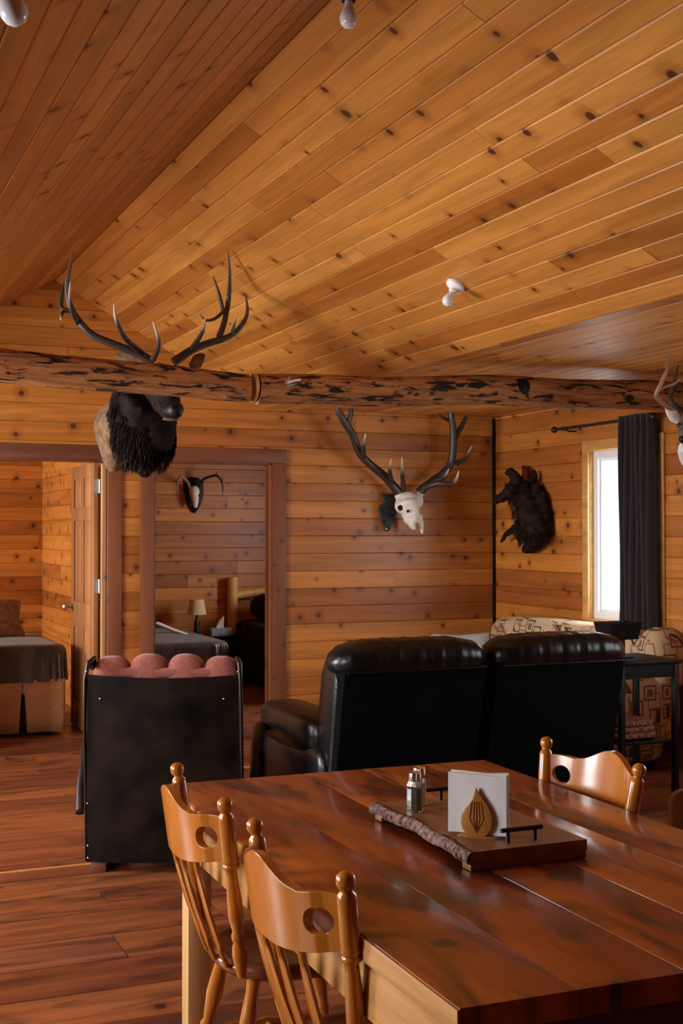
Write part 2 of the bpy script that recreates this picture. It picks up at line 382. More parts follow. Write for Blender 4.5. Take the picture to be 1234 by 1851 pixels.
def board_wall(parent, me, a0, a1, z0, ztop, holes, pos, xd, zd, lo=1.2, hi=3.2, top=None):
    """pos(a,z) gives the point on the wall face; holes = (a0,a1,z0,z1); top(a0,a1) trims gable rows"""
    z = z0
    while z < ztop - .01:
        z1 = min(z + ROW, ztop)
        ra0, ra1 = a0, a1
        if top:
            t_ = top(z)
            if t_ is None: break
            ra0, ra1 = max(a0, t_[0]), min(a1, t_[1])
        cuts = sorted({ra0, ra1} | {h[k] for h in holes for k in (0, 1) if ra0 < h[k] < ra1 and h[3] > z + .004 and h[2] < z1 - .004})
        segs = []; run = ra0
        for c0, c1 in zip(cuts[:-1], cuts[1:]):
            inside = [h for h in holes if h[0] < (c0 + c1) / 2 < h[1] and h[3] > z + .004 and h[2] < z1 - .004]
            if inside:
                h = inside[0]
                if h[3] < z1 - .012: segs.append((c0, c1, h[3], z1))
                if h[2] > z + .012: segs.append((c0, c1, z, h[2]))
            else: segs.append((c0, c1, z, z1))
        for c0, c1, zz0, zz1 in segs:
            for p0, p1 in split(c0, c1, lo, hi):
                if p1 - p0 < .02: continue
                o_ = pos(p0 + .0008, (zz0 + zz1) / 2)
                off = Vector(zd) * ru(-.0012, .0012)
                put_plank(me, parent, o_ + off, xd, zd, p1 - p0 - .0016, (zz1 - zz0) / ROW * .992)
        z = z1
def slab(mb, a0, a1, z0, z1, holes, mk):
    xs = sorted({a0, a1} | {h[k] for h in holes for k in (0, 1)})
    for c0, c1 in zip(xs[:-1], xs[1:]):
        hs = sorted([h for h in holes if h[0] <= c0 + 1e-6 and h[1] >= c1 - 1e-6], key=lambda h: h[2])
        z = z0
        for h in hs:
            if h[2] > z + 1e-4: mk(mb, c0, c1, z, h[2])
            z = h[3]
        if z1 > z + 1e-4: mk(mb, c0, c1, z, z1)

# ------------------------------------------------------------------ room shell
UL, UR, YB, YN, YE = -1.97, 5.17, 8.96, -2.4, 12.4        # left wall, right wall, back wall, wall behind the camera, far wall of the bedrooms
RU, RH, PT, HL = 1.60, 3.30, .55, 2.45                     # ridge position and height, pitch, flat ceiling height
UC0, UC1 = RU - (RH - HL) / PT, RU + (RH - HL) / PT
D1 = (1.14, 1.985, 0, 2.04); D2 = (2.311, 3.246, 0, 2.045) # the two bedroom doorways
W1 = (6.80, 7.60, .89, 2.10)                               # window by the curtain
BW = .018
me_back = plank_mesh('wall_plank_long', ROW, BW, M['wall_u']); me_side = plank_mesh('wall_plank_side', ROW, BW, M['wall_v'])

# floor
fl = struct(MB().box(UL - .2, UR + .2, YN - .2, YE + .2, -.12, -.022).build('floor', M['backing'], smooth=False))
me_floor = plank_mesh('floor_plank', .285, .022, M['floor'], .004)
y = YN; row = 0
while y < YE:
    if y > 2.4: segs = split(UL, UR, 1.0, 2.6)
    else: segs = [(UL, UR)]
    for p0, p1 in segs:
        put_plank(me_floor, fl, (p0 + .001, y + .1425, ru(-.0012, .0008)), (1, 0, 0), (0, 0, 1), p1 - p0 - .004, .984)
    y += .285
me_fs = plank_mesh('floor_strip', .03, .006, M['pale_y'], .001)
put_plank(me_fs, fl, (-.2, 5.742, .003), (1, 0, 0), (0, 0, 1), 1.45, 1, 'strip')
put_plank(me_fs, fl, (2.2, 7.70, .003), (1, 0, 0), (0, 0, 1), 1.6, 1.6, 'strip')  # pale strip stands in for the highlight along a plank joint

# ceiling: gable in the middle, flat along both side walls
cb = MB()
t = .06
sec = [(UL - .2, HL), (UC0, HL), (RU, RH), (UC1, HL), (UR + .2, HL)]
poly = [(a, h + .02) for a, h in sec] + [(a, h + .02 + t * 1.2) for a, h in reversed(sec)]
cb.prism(poly, YN - .2, YB + .12)
ce = struct(cb.build('ceiling', M['backing'], smooth=False))
me_ceil = plank_mesh('ceiling_plank', .1, .018, M['ceil'], .005)
def ceil_rows(a0, h0, a1, h1, joints=True):
    L = math.hypot(a1 - a0, h1 - h0); n = round(L / .1); wsc = L / n / .1
    d = Vector((a1 - a0, 0, h1 - h0)).normalized(); nrm = Vector((0, 1, 0)).cross(d)
    if nrm.z > 0: nrm = -nrm
    for i in range(n):
        c = Vector((a0, 0, h0)) + d * (L * (i + .5) / n)
        segs = [(YN, 2.3)] + (split(2.3, YB, 1.5, 3.4) if joints else [(2.3, YB)])
        if not joints: segs = [(YN, YB)]
        for p0, p1 in segs:
            put_plank(me_ceil, ce, Vector((c.x, p0 + .001, c.z)) + nrm * ru(-.001, .001), (0, 1, 0), nrm, p1 - p0 - .002, wsc * .99)
ceil_rows(RU, RH, UC1, HL); ceil_rows(UC1, HL, UR, HL)
ceil_rows(UC0, HL, RU, RH)
# left flat part lies outside the view: one board per row
L = UC0 - UL; n = 20
for i in range(n):
    put_plank(me_ceil, ce, (UL + L * (i + .5) / n, YN, HL), (0, 1, 0), (0, 0, -1), YB - YN, L / n / .1 * .99)
bc = struct(MB().box(UL - .2, UR + .2, YB + .121, YE + .2, HL, HL + .08).build('ceiling', M['wall_u'], smooth=False))
bc['label'] = 'flat pine ceiling over the bedrooms'

# back wall with two doorways
def gable_top(z):
    if z < HL: return (UL, UR)
    h = (z - HL) / (RH - HL)
    if h >= .98: return None
    return (UC0 + (RU - UC0) * h, UC1 - (UC1 - RU) * h)
def mk_u(Y0, Y1): return lambda mb, c0, c1, z0, z1: mb.box(c0, c1, Y0, Y1, z0, z1)
def mk_v(u0, u1): return lambda mb, c0, c1, z0, z1: mb.box(u0, u1, c0, c1, z0, z1)
mb = MB(); slab(mb, UL - .2, UR + .2, 0, HL + .01, [D1, D2], mk_u(YB + BW + .002, YB + .12 - BW))
mb.prism([(UC0, HL + .01), (UC1, HL + .01), (RU, RH + .01)], YB + BW + .002, YB + .12)
wb = struct(mb.build('wall_back', M['backing'], smooth=False))
board_wall(wb, me_back, UL, UR, 0, RH, [D1, D2], lambda a, z: Vector((a, YB, z)), (1, 0, 0), (0, -1, 0), top=gable_top)
# right wall with the window
RWH = [W1, (2.8, 4.4, .9, 2.1), (9.85, 10.75, 1.1, 2.1)]
mb = MB(); slab(mb, YN - .2, YE + .2, 0, HL + .09, RWH, mk_v(UR + BW + .002, UR + .16))
wr = struct(mb.build('wall_right', M['backing'], smooth=False))
board_wall(wr, me_side, 5.2, YB, 0, HL, RWH, lambda a, z: Vector((UR, a, z)), (0, 1, 0), (-1, 0, 0))
me_side_l = plank_mesh('wall_plank_hidden', ROW, BW, M['wall_v'])
for a0, a1 in ((YN, 5.2), (YB + .12, YE)):
    mb = MB(); slab(mb, a0, a1, 0, HL, RWH and [h for h in RWH if a0 < h[0] < a1], mk_v(UR, UR + BW))
    o = mb.build('panelling', M['wall_v'], wr, smooth=False)
# left wall and wall behind the camera (outside the frame)
LH = [(a, b_, .9, 2.1) for a, b_ in LEFT_W] + [(10.2, 11.4, 1.0, 2.1)]
mb = MB(); slab(mb, YN - .2, YE + .2, 0, HL + .09, LH, mk_v(UL - .16, UL))
struct(mb.build('wall_left', M['wall_v'], smooth=False))
struct(MB().box(UL, UR, YN - .12, YN, 0, RH + .1).build('wall_front', M['casing_h'], smooth=False))  # unseen wall, dark finish chosen to cut the light it bounces back
# bedrooms: far wall, partition
FH = []
mb = MB(); slab(mb, UL - .2, UR + .2, 0, HL, FH, mk_u(YE + BW + .002, YE + .14))
wf = struct(mb.build('wall_far', M['backing'], smooth=False))
board_wall(wf, me_back, .6, UR, 0, HL, FH, lambda a, z: Vector((a, YE, z)), (1, 0, 0), (0, -1, 0), 1.2, 2.6)
mb = MB(); slab(mb, UL, .6, 0, HL, FH, mk_u(YE, YE + BW)); mb.build('panelling', M['wall_u'], wf, smooth=False)
PL, PR = 2.10, 2.25
wp = struct(MB().box(PL + BW + .001, PR - BW - .001, YB + .121, YE, 0, HL).build('wall_partition', M['backing'], smooth=False))
board_wall(wp, me_side, YB + .121, YE, 0, HL, [], lambda a, z: Vector((PL, a, z)), (0, 1, 0), (-1, 0, 0), 1.0, 2.2)
mb = MB().box(PR - BW, PR, YB + .121, YE, 0, HL); mb.build('panelling', M['wall_v'], wp, smooth=False)
# rear skin of the back wall inside the bedrooms
mb = MB(); slab(mb, UL, UR, 0, HL, [D1, D2], mk_u(YB + .12 - BW + .001, YB + .12)); mb.build('panelling', M['wall_u'], wb, smooth=False)

# door casings and jambs
def casing(n, D):
    a0, a1, _, zt = D; W_ = .095
    root = bpy.data.objects.new('trim_%d' % n, None); C.objects.link(root); root['kind'] = 'structure'
    y0 = YB - .022
    for x0, x1 in ((a0 - W_ + .0, a0 + .008), (a1 - .008, a1 + W_)):
        MB().box(x0, x1, y0, YB - .001, 0, zt - .008).build('casing_board', M['casing_v'], root, bevel=.004)
    MB().box(a0 - W_, a1 + W_, y0 - .004, YB - .001, zt - .007, zt + W_).build('head_board', M['casing_h'], root, bevel=.004)
    for x0, x1 in ((a0, a0 + .02), (a1 - .02, a1)):
        MB().box(x0, x1, YB, YB + .125, 0, zt - .021).build('jamb', M['casing_v'], root, bevel=.002)
    MB().box(a0, a1, YB, YB + .125, zt - .02, zt).build('head_jamb', M['casing_h'], root, bevel=.002)
    for x0, x1 in ((a0 + .021, a0 + .034), (a1 - .034, a1 - .021)):
        MB().box(x0, x1, YB + .055, YB + .09, 0, zt - .034).build('door_stop', M['pale_v'] if n == 1 else M['casing_v'], root)
    for z in (.25, 1.07, 1.80):
        if n == 1: MB().box(a1 - .0225, a1 - .0205, YB + .092, YB + .124, z, z + .1).build('hinge_leaf', M['hinge'], root)
casing(1, D1); casing(2, D2)
# corner strip and top strip of the back wall
tr = struct(MB().box(UR - .022, UR - .002, YB - .022, YB - .002, 0, HL - .005).build('trim_3', M['black_wood'], bevel=.003))
# window 1
def window_frame(n, h, pane=True):
    y0, y1, z0, z1 = h
    root = bpy.data.objects.new('window_%d' % n, None); C.objects.link(root); root['kind'] = 'structure'
    fw = .058
    x0, x1 = UR + .03, UR + .085
    mb = MB(); mb.box(x0, x1, y0, y0 + fw, z0, z1); mb.box(x0, x1, y1 - fw, y1, z0, z1); mb.box(x0, x1, y0 + fw, y1 - fw, z0, z0 + fw); mb.box(x0, x1, y0 + fw, y1 - fw, z1 - fw, z1)
    mb.build('window_frame', M['white_vinyl'], root, smooth=False)
    fy0, fy1, fz0, fz1 = y0 + fw, y1 - fw, z0 + fw, z1 - fw; s_ = .022
    mb = MB(); mb.box(x0 + .02, x1 - .01, fy0, fy0 + s_, fz0, fz1); mb.box(x0 + .02, x1 - .01, fy1 - s_, fy1, fz0, fz1); mb.box(x0 + .02, x1 - .01, fy0 + s_, fy1 - s_, fz0, fz0 + s_); mb.box(x0 + .02, x1 - .01, fy0 + s_, fy1 - s_, fz1 - s_, fz1)
    mb.build('sash', M['white_vinyl'], root, bevel=.004)
    if pane: MB().box(x0 + .034, x0 + .038, fy0 + s_, fy1 - s_, fz0 + s_, fz1 - s_).build('pane', M['glass'], root, smooth=False)
    for a0, a1, b0, b1, nm in ((y0 - .07, y0 + .004, z0 - .07, z1 + .07, 'side_casing'), (y1 - .004, y1 + .07, z0 - .07, z1 + .07, 'side_casing'), (y0 + .005, y1 - .005, z1 - .004, z1 + .07, 'head_casing'), (y0 + .005, y1 - .005, z0 - .07, z0 + .004, 'sill')):
        MB().box(UR - .02, UR - .001, a0, a1, b0, b1).build(nm, M['pale_y'], root, bevel=.004)
    for a0, a1, b0, b1 in ((y0, y0 + .006, z0, z1), (y1 - .006, y1, z0, z1), (y0, y1, z1 - .006, z1), (y0, y1, z0, z0 + .006)):
        MB().box(UR, x0, a0, a1, b0, b1).build('reveal', M['pale_y'], root, smooth=False)
        MB().box(x1 + .001, UR + .165, a0, a1, b0, b1).build('outer_reveal', M['white_vinyl'], root, smooth=False)
window_frame(1, W1)
window_frame(2, (2.8, 4.4, .9, 2.1), False)  # unseen window, added to go with the light on the ceiling

# ------------------------------------------------------------------ door leaf of the left bedroom, swung inwards
dr = bpy.data.objects.new('door_1', None); C.objects.link(dr); dr['kind'] = 'structure'
DX, DY, DW, DH = 1.945, YB + .15, .84, 2.02
mb = MB(); T0, T1 = DX - .034, DX
st = .11
rails = [(0.012, .22), (.78, .98), (1.60, 1.70), (1.92, DH)]
for a0, a1 in ((0, st), (DW / 2 - .05, DW / 2 + .05), (DW - st, DW)): mb.box(T0, T1, DY + a0, DY + a1, .012, DH)
for z0, z1 in rails:
    for a0, a1 in ((st, DW / 2 - .05), (DW / 2 + .05, DW - st)): mb.box(T0, T1, DY + a0, DY + a1, z0, z1)
mb.build('door_frame', M['door'], dr, bevel=.003)
for (z0, z1) in ((.22, .78), (.98, 1.60), (1.70, 1.92)):
    for a0, a1 in ((st, DW / 2 - .05), (DW / 2 + .05, DW - st)):
        p = MB()
        for xs in (-1, 1):
            xm = (T0 + T1) / 2
            ins = .045
            vs = [(xm + xs * .006, DY + a, z) for a, z in ((a0, z0), (a1, z0), (a1, z1), (a0, z1))] + [(xm + xs * .015, DY + a, z) for a, z in ((a0 + ins, z0 + ins), (a1 - ins, z0 + ins), (a1 - ins, z1 - ins), (a0 + ins, z1 - ins))]
            p.add(vs, [(4, 5, 6, 7), (0, 1, 5, 4), (1, 2, 6, 5), (2, 3, 7, 6), (3, 0, 4, 7)])
        p.build('panel', M['door'], dr, smooth=False)
kn = MB(); rot = Matrix.Translation((T0, DY + DW - .06, .93)) @ Matrix.Rotation(rad(-90), 4, 'Y')
kn.lathe([(.028, 0), (.028, .006), (.011, .010), (.011, .034), (.02, .042), (.027, .056), (.026, .068), (.015, .078), (.001, .08)], 18, rot)
kn.build('knob', M['nickel'], dr)
for z in (.25, 1.07, 1.80):
    hg = MB().box(DX - .03, DX - .002, DY - .002, DY - .0005, z, z + .1).build('hinge', M['hinge'], dr)
    MB().tube([(DX + .008, DY - .006, z), (DX + .008, DY - .006, z + .1)], .007, 8).build('hinge_pin', M['hinge'], hg)

# ------------------------------------------------------------------ log beam in two lengths
def logpiece(pts, rs, name, label, seed):
    random.seed(seed); n = 22; o0 = Vector(pts[0]); mb = MB()
    pts = [Vector(p) for p in pts]; L = (pts[1] - pts[0]).length; K = int(L / .06)
    vs = []; fs = []
    for i in range(K + 1):
        t_ = i / K; c = pts[0].lerp(pts[1], t_) - o0; r = rs[0] + (rs[1] - rs[0]) * t_
        wob = .008 * math.sin(t_ * L * 2.1 + seed) + .005 * math.sin(t_ * L * 5.7)
        for k in range(n):
            a = 2 * math.pi * k / n
            rr = r * (1 + .035 * math.sin(3 * a + t_ * 6 + seed) + .02 * math.sin(a * 5 - t_ * 17)) + ru(-.0015, .0015)
            vs.append((c.x, c.y + rr * math.cos(a), c.z + wob + rr * math.sin(a)))
    for i in range(K):
        for k in range(n): fs.append((i * n + k, i * n + (k + 1) % n, (i + 1) * n + (k + 1) % n, (i + 1) * n + k))
    fs += [tuple(range(n - 1, -1, -1)), tuple(K * n + k for k in range(n))]
    mb.add(vs, fs); o = mb.build(name, M['log'], ang=50); o.location = o0
    return tag(o, label, 'beam')
YM = 6.10
lj = P(447, 699, Y=YM); l0 = P(0, 662, Y=YM); dl = (l0 - lj) / abs(l0.x - lj.x)
lend = lj + dl * (lj.x - UL - .005)
r0 = P(458, 700, Y=YM); r1 = P(1180, 716, Y=YM); rend = r0 + (r1 - r0) / (r1.x - r0.x) * (UR - .005 - r0.x)
log1 = logpiece([lend, lj], [.104, .074], 'log_beam', 'long peeled log beam with dark bark patches, left of the beam joint under the elk antlers', 3)
log2 = logpiece([r0 + Vector((.02, 0, 0)), rend], [.078, .090], 'log_beam', 'peeled log beam with knots right of the beam joint, running to the curtain wall', 11)
e0 = r0 + Vector((.0, 0, 0))
MB().tube([(0, 0, 0), (-.012, 0, 0)], [.075, .073], 22).build('cut_end', M['pale_y'], log2).location = (.008 - .02, 0, 0)
# hewn flat and knot on the beam
kp = P(948, 700, Y=YM - .085)
k_ = MB(); k_.lathe([(.050, 0), (.046, .010), (.034, .017), (.016, .020), (.001, .021)], 11, Matrix.Translation(kp - log2.location + Vector((0, .02, 0))) @ Matrix.Rotation(rad(90), 4, 'X'))
k_.build('branch_knot', M['black_wood'], log2)
# broadhead arrow stuck in the beam
a0 = P(512, 693, Y=YM - .088); ar = thing('hunting_arrow', 'grey steel broadhead with a short white shaft stuck on the log beam', 'arrow', a0)
ar.rotation_euler = (0, rad(-14), 0)
for s_ in (-1, 1): MB().prism([(0, 0), (.042, .030 * s_), (.030, .006 * s_), (.03, 0)], -.012, -.008).build('blade', M['broadhead'], ar, smooth=False)
MB().prism([(0, 0), (.05, .02), (.03, 0)], -.026, -.022, Matrix.Rotation(rad(70), 4, 'X')).build('blade', M['broadhead'], ar, smooth=False)
MB().tube([(.02, -.012, 0), (.088, -.022, 0)], .006, 8).build('shaft', M['white_vinyl'], ar)

# ------------------------------------------------------------------ antlers
def antler(name, parent, branches, mat, Y0, n=9):
    """each branch: list of (px, py, depth offset, radius); pale = how pale the end is"""
    mb = MB(); o0 = parent.location
    for br, pale in branches:
        p3 = [P(x, y_, Y=Y0 + dy) - o0 for x, y_, dy, r in br]; rs = [r for *_, r in br]
        # smooth by Catmull-Rom
        out = []; ro = []; tp = []
        for i in range(len(p3) - 1):
            a, b_, c_, d = p3[max(i - 1, 0)], p3[i], p3[i + 1], p3[min(i + 2, len(p3) - 1)]
            for k in range(4):
                t_ = k / 4
                out.append(.5 * ((2 * b_) + (c_ - a) * t_ + (2 * a - 5 * b_ + 4 * c_ - d) * t_ * t_ + (3 * b_ - 3 * c_ + d - a) * t_ ** 3))
                ro.append(rs[i] * (1 - t_) + rs[i + 1] * t_); tp.append(max(0, ((i + t_) / (len(p3) - 1) - .55) / .4) * pale)
        out.append(p3[-1]); ro.append(rs[-1] * .8); tp.append(pale)
        tp = [min(1, t_) for t_ in tp]
        mb.tube(out, ro, n, tips=tp)
    return mb.build(name, mat, parent)

# elk shoulder mount hung from the back of the log beam
EY = 7.15; KE = .77
ek = thing('elk_shoulder_mount', 'large dark-maned elk head mount with long antlers rising behind the log beam', 'taxidermy', P(238, 800, Y=EY))
def organic_k(name, prims, *a):
    pr = [(p[0], p[1], tuple(v * KE for v in p[2]), *p[3:]) for p in prims]
    return organic(name, pr, *a)
def q(x, y_, Y): return P(x, y_, Y=Y) - ek.location
MB().tube([q(232, 790, EY - KE * .001), q(232, 790, EY - KE * .035)], [.17, .16], 24, sq=(1.15, .8)).build('wall_plaque', M['casing_v'], ek)
organic_k('shoulder', [('t', [q(222, 775, EY - KE * .03), q(228, 770, EY - KE * .2), q(238, 760, EY - KE * .36)], [.235, .215, .19]), ('e', q(205, 805, EY - KE * .14), (.10, .14, .21)), ('e', q(262, 822, EY - KE * .2), (.15, .16, .16))], M['tan_fur'], ek, .025, 6, .02)
organic_k('neck_mane', [('t', [q(240, 770, EY - KE * .25), q(252, 745, EY - KE * .42), q(268, 715, EY - KE * .55)], [.22, .22, .17]), ('e', q(256, 785, EY - KE * .38), (.235, .17, .26)), ('e', q(278, 772, EY - KE * .45), (.17, .15, .25)), ('e', q(262, 838, EY - KE * .30), (.10, .10, .10))], M['mane'], ek, .025, 5, .045)
organic_k('head', [('t', [q(276, 690, EY - KE * .55), q(292, 700, EY - KE * .68), q(306, 722, EY - KE * .86), q(314, 740, EY - KE * .98)], [.125, .115, .08, .06]), ('t', [q(285, 720, EY - KE * .55), q(300, 738, EY - KE * .75), q(308, 756, EY - KE * .9)], [.09, .065, .045]), ('e', q(288, 675, EY - KE * .55), (.10, .10, .08))], M['mount_fur'], ek, .02, 5, .008)
organic_k('muzzle', [('e', q(316, 741, EY - KE * 1.0), (.065, .07, .065)), ('e', q(307, 742, EY - KE * .95), (.06, .07, .05))], M['nose'], ek, .015, 4)
MB().sell(q(308, 758, EY - KE * .96), (.042, .03, .009), .9).build('lower_lip', M['tan_fur'], ek)
for x, y_ in ((312, 736),): MB().sell(q(x, y_, EY - KE * 1.065), (.012, .006, .009), 1).build('nostril', M['black'], ek)
MB().sell(q(268, 700, EY - KE * .66), (.015, .015, .014), 1).build('eye', M['eye'], ek)
def ear(root, qf, base, tip, r, mat, name='ear'):
    b_ = qf(*base); t_ = qf(*tip); mid = b_.lerp(t_, .45)
    return MB().tube([b_, mid, b_.lerp(t_, .8), t_], [r * .5, r, r * .6, .004], 10, sq=(1, .35), up=(0, 0, 1)).build(name, mat, root)
ear(ek, q, (345, 664, EY - KE * .55), (370, 640, EY - KE * .5), .042, M['tan_fur']); ear(ek, q, (262, 652, EY - KE * .5), (208, 642, EY - KE * .42), .04, M['tan_fur'])
# hanging hair of the mane
random.seed(5); hb = MB(); h2 = MB()
for i in range(4800):
    a = ru(-1.75, 1.6); hgt = ru(-1, .95)
    c = q(258, 782, EY - KE * .38) if i % 5 < 3 else q(256, 742, EY - KE * .40); p = c + KE * Vector((.236 * math.sin(a) * math.sqrt(max(.05, 1 - .75 * hgt * hgt)), -.172 * math.cos(a) * math.sqrt(max(.1, 1 - .6 * hgt * hgt)) - .006, hgt * .26))
    L = ru(.025, .06); d = Vector((math.sin(a) * .15 * (1 if hgt < .3 else 0), -.12, -1)).normalized(); wv = Vector((math.cos(a), math.sin(a), 0)) * ru(.0015, .0035)
    t_ = h2 if (rnd() < .22 or (hgt < -.72 and rnd() < .6)) else hb
    t_.add([p - wv, p + wv, p + d * L * .6 + wv * .7 + Vector((0, -.008, 0)), p + d * L], [(0, 1, 2), (0, 2, 3)])
hb.build('mane_hair', M['mane'], ek, smooth=False)['kind'] = 'stuff'
h2.build('brown_hair', M['brown_hair'], ek, smooth=False)['kind'] = 'stuff'
MB().box(-.03, .03, YM + .07 - ek.location.y, -.02, 2.31 - ek.location.z, 2.35 - ek.location.z).build('hanging_bracket', M['casing_h'], ek)
YK = 6.66
antler('antler', ek, [
    ([(276, 655, 0.000, 0.0262), (252, 640, 0.000, 0.0231), (210, 624, 0.015, 0.0216), (168, 606, 0.039, 0.0208), (144, 582, 0.046, 0.0193), (129, 558, 0.062, 0.0169), (122, 530, 0.062, 0.0154), (122, 505, 0.062, 0.0139), (127, 480, 0.077, 0.0092), (131, 455, 0.092, 0.0023)], .3),
    ([(126, 562, 0.062, 0.0139), (112, 558, 0.077, 0.0131), (111, 540, 0.092, 0.0108), (115, 520, 0.092, 0.0092), (121, 500, 0.092, 0.0062)], 0),
    ([(117, 560, 0.077, 0.0092), (112, 568, 0.039, 0.0085), (110, 577, 0.000, 0.0054)], 1),
    ([(140, 585, 0.031, 0.0123), (129, 562, -0.039, 0.0100), (126, 538, -0.062, 0.0092), (127, 509, -0.077, 0.0023)], 1.2),
    ([(256, 638, -0.015, 0.0169), (228, 614, -0.115, 0.0146), (214, 590, -0.169, 0.0123), (208, 568, -0.193, 0.0092), (206, 549, -0.200, 0.0023)], 1.1),
    ([(276, 650, -0.015, 0.0169), (286, 628, -0.154, 0.0139), (285, 608, -0.200, 0.0100), (276, 581, -0.231, 0.0023)], 1.0)], M['antler'], YK)
antler('antler', ek, [
    ([(314, 655, 0.000, 0.0262), (345, 634, 0.000, 0.0231), (375, 621, 0.015, 0.0208), (405, 612, 0.023, 0.0185), (423, 603, 0.039, 0.0162), (440, 583, 0.046, 0.0131), (447, 561, 0.062, 0.0100), (443, 529, 0.077, 0.0023)], .15),
    ([(396, 609, 0.023, 0.0185), (406, 579, 0.039, 0.0162), (413, 540, 0.054, 0.0139), (415, 495, -0.100, 0.0085), (412, 453, -0.260, 0.0023)], .15),
    ([(404, 566, 0.046, 0.0123), (396, 531, 0.062, 0.0085), (385, 499, 0.077, 0.0023)], 0),
    ([(404, 563, 0.046, 0.0115), (388, 576, 0.015, 0.0092), (372, 579, -0.015, 0.0077), (361, 567, -0.031, 0.0023)], .3),
    ([(345, 633, 0.000, 0.0169), (362, 607, -0.115, 0.0123), (368, 592, -0.154, 0.0092), (371, 574, -0.169, 0.0023)], 1.0),
    ([(418, 607, 0.031, 0.0115), (423, 588, -0.015, 0.0077), (427, 566, -0.039, 0.0023)], 1.0)], M['antler'], YK)

# elk skull with antlers
sk = thing('elk_skull_mount', 'bleached white skull with brown antlers hung on the back wall', 'skull', P(738, 920, Y=YB))
def qs(x, y_, Y): return P(x, y_, Y=Y) - sk.location
organic('skull', [('e', qs(736, 905, YB - .14), (.088, .085, .075)), ('e', qs(724, 914, YB - .15), (.05, .05, .06)), ('e', qs(753, 906, YB - .13), (.055, .05, .065)),
    ('t', [qs(736, 908, YB - .17), qs(742, 930, YB - .21), qs(743, 945, YB - .23)], [.085, .07, .055]),
    ('t', [qs(738, 936, YB - .22), qs(745, 950, YB - .25), qs(749, 958, YB - .25)], [.04, .026, .016]), ('t', [qs(755, 932, YB - .20), qs(761, 950, YB - .21), qs(763, 965, YB - .21)], [.038, .022, .013]),
    ('t', [qs(722, 900, YB - .12), qs(718, 893, YB - .12)], [.035, .03]), ('t', [qs(756, 896, YB - .12), qs(762, 890, YB - .12)], [.035, .03])], M['bone'], sk, .011, 3, .006)
MB().sell(qs(723, 918, YB - .205), (.021, .02, .022), 1).build('eye_socket', M['eye_socket'], sk)
MB().sell(qs(737, 924, YB - .262), (.008, .02, .012), 1).build('nose_opening', M['eye_socket'], sk)
YS = YB - .12
antler('antler', sk, [
    ([(719, 889, 0, .036), (696, 862, -.02, .033), (667, 838, -.04, .031), (649, 817, -.05, .030), (637, 786, -.08, .029), (624, 765, -.1, .030), (612, 744, -.12, .026), (606, 725, -.12, .018), (602, 700, -.1, .005)], .1),
    ([(628, 765, -.1, .022), (634, 749, -.12, .02), (633, 725, -.12, .014), (632, 706, -.1, .005)], .2),
    ([(657, 828, -.05, .022), (657, 806, -.15, .016), (661, 783, -.2, .003)], 1.1),
    ([(708, 875, -.02, .022), (704, 850, -.15, .016), (707, 829, -.2, .003)], 1.1),
    ([(729, 887, -.02, .022), (727, 857, -.18, .016), (726, 826, -.25, .003)], 1.1)], M['antler'], YS)
antler('antler', sk, [
    ([(757, 890, 0, .036), (778, 872, -.02, .031), (801, 855, -.04, .030), (815, 836, -.05, .030), (819, 800, -.08, .030), (818, 772, -.1, .028), (815, 749, -.12, .026), (817, 728, -.12, .018), (820, 705, -.1, .004)], .1),
    ([(765, 883, -.02, .024), (790, 874, -.14, .022), (815, 875, -.2, .019), (825, 865, -.22, .013), (829, 851, -.24, .003)], 1.2),
    ([(785, 870, -.02, .022), (803, 862, -.12, .014), (811, 848, -.16, .003)], 1.3),
    ([(822, 838, -.05, .022), (839, 831, -.08, .018), (847, 818, -.1, .012), (853, 806, -.1, .003)], 1.2),
    ([(822, 792, -.08, .022), (837, 765, -.1, .018), (843, 748, -.1, .012), (847, 733, -.1, .003)], 1.1),
    ([(814, 762, -.1, .016), (796, 752, -.14, .011), (783, 744, -.16, .004)], .4)], M['antler'], YS)
pl = thing('arrowhead_plaque', 'dark slate arrowhead plaque beside the white skull on the back wall', 'plaque', P(700, 928, Y=YB))
A_ = [(687, 896), (689, 893), (710, 893), (712, 897), (707, 906), (717, 918), (716, 922), (710, 938), (700, 961), (697, 961), (686, 936), (682, 920), (683, 915), (692, 907)]
pp = [(P(x, y_, Y=YB) - pl.location) for x, y_ in A_]
MB().prism([(v.x, v.z) for v in pp], -.03, -.008).build('blade', M['slate'], pl, bevel=.006)
MB().box(-.04, .04, -.008, -.001, -.04, .04).build('spacer', M['black'], pl, smooth=False)
v = P(698, 956, Y=YB - .031) - pl.location; MB().tube([v, v + Vector((0, -.003, 0))], .006, 10).build('screw', M['chrome'], pl)
v = P(700, 919, Y=YB - .031) - pl.location; MB().tube([v + Vector((-.07, 0, 0)), v + Vector((0, -.012, -.004)), v + Vector((.07, 0, 0))], [.006, .012, .006], 10).build('ridge', M['slate'], pl)

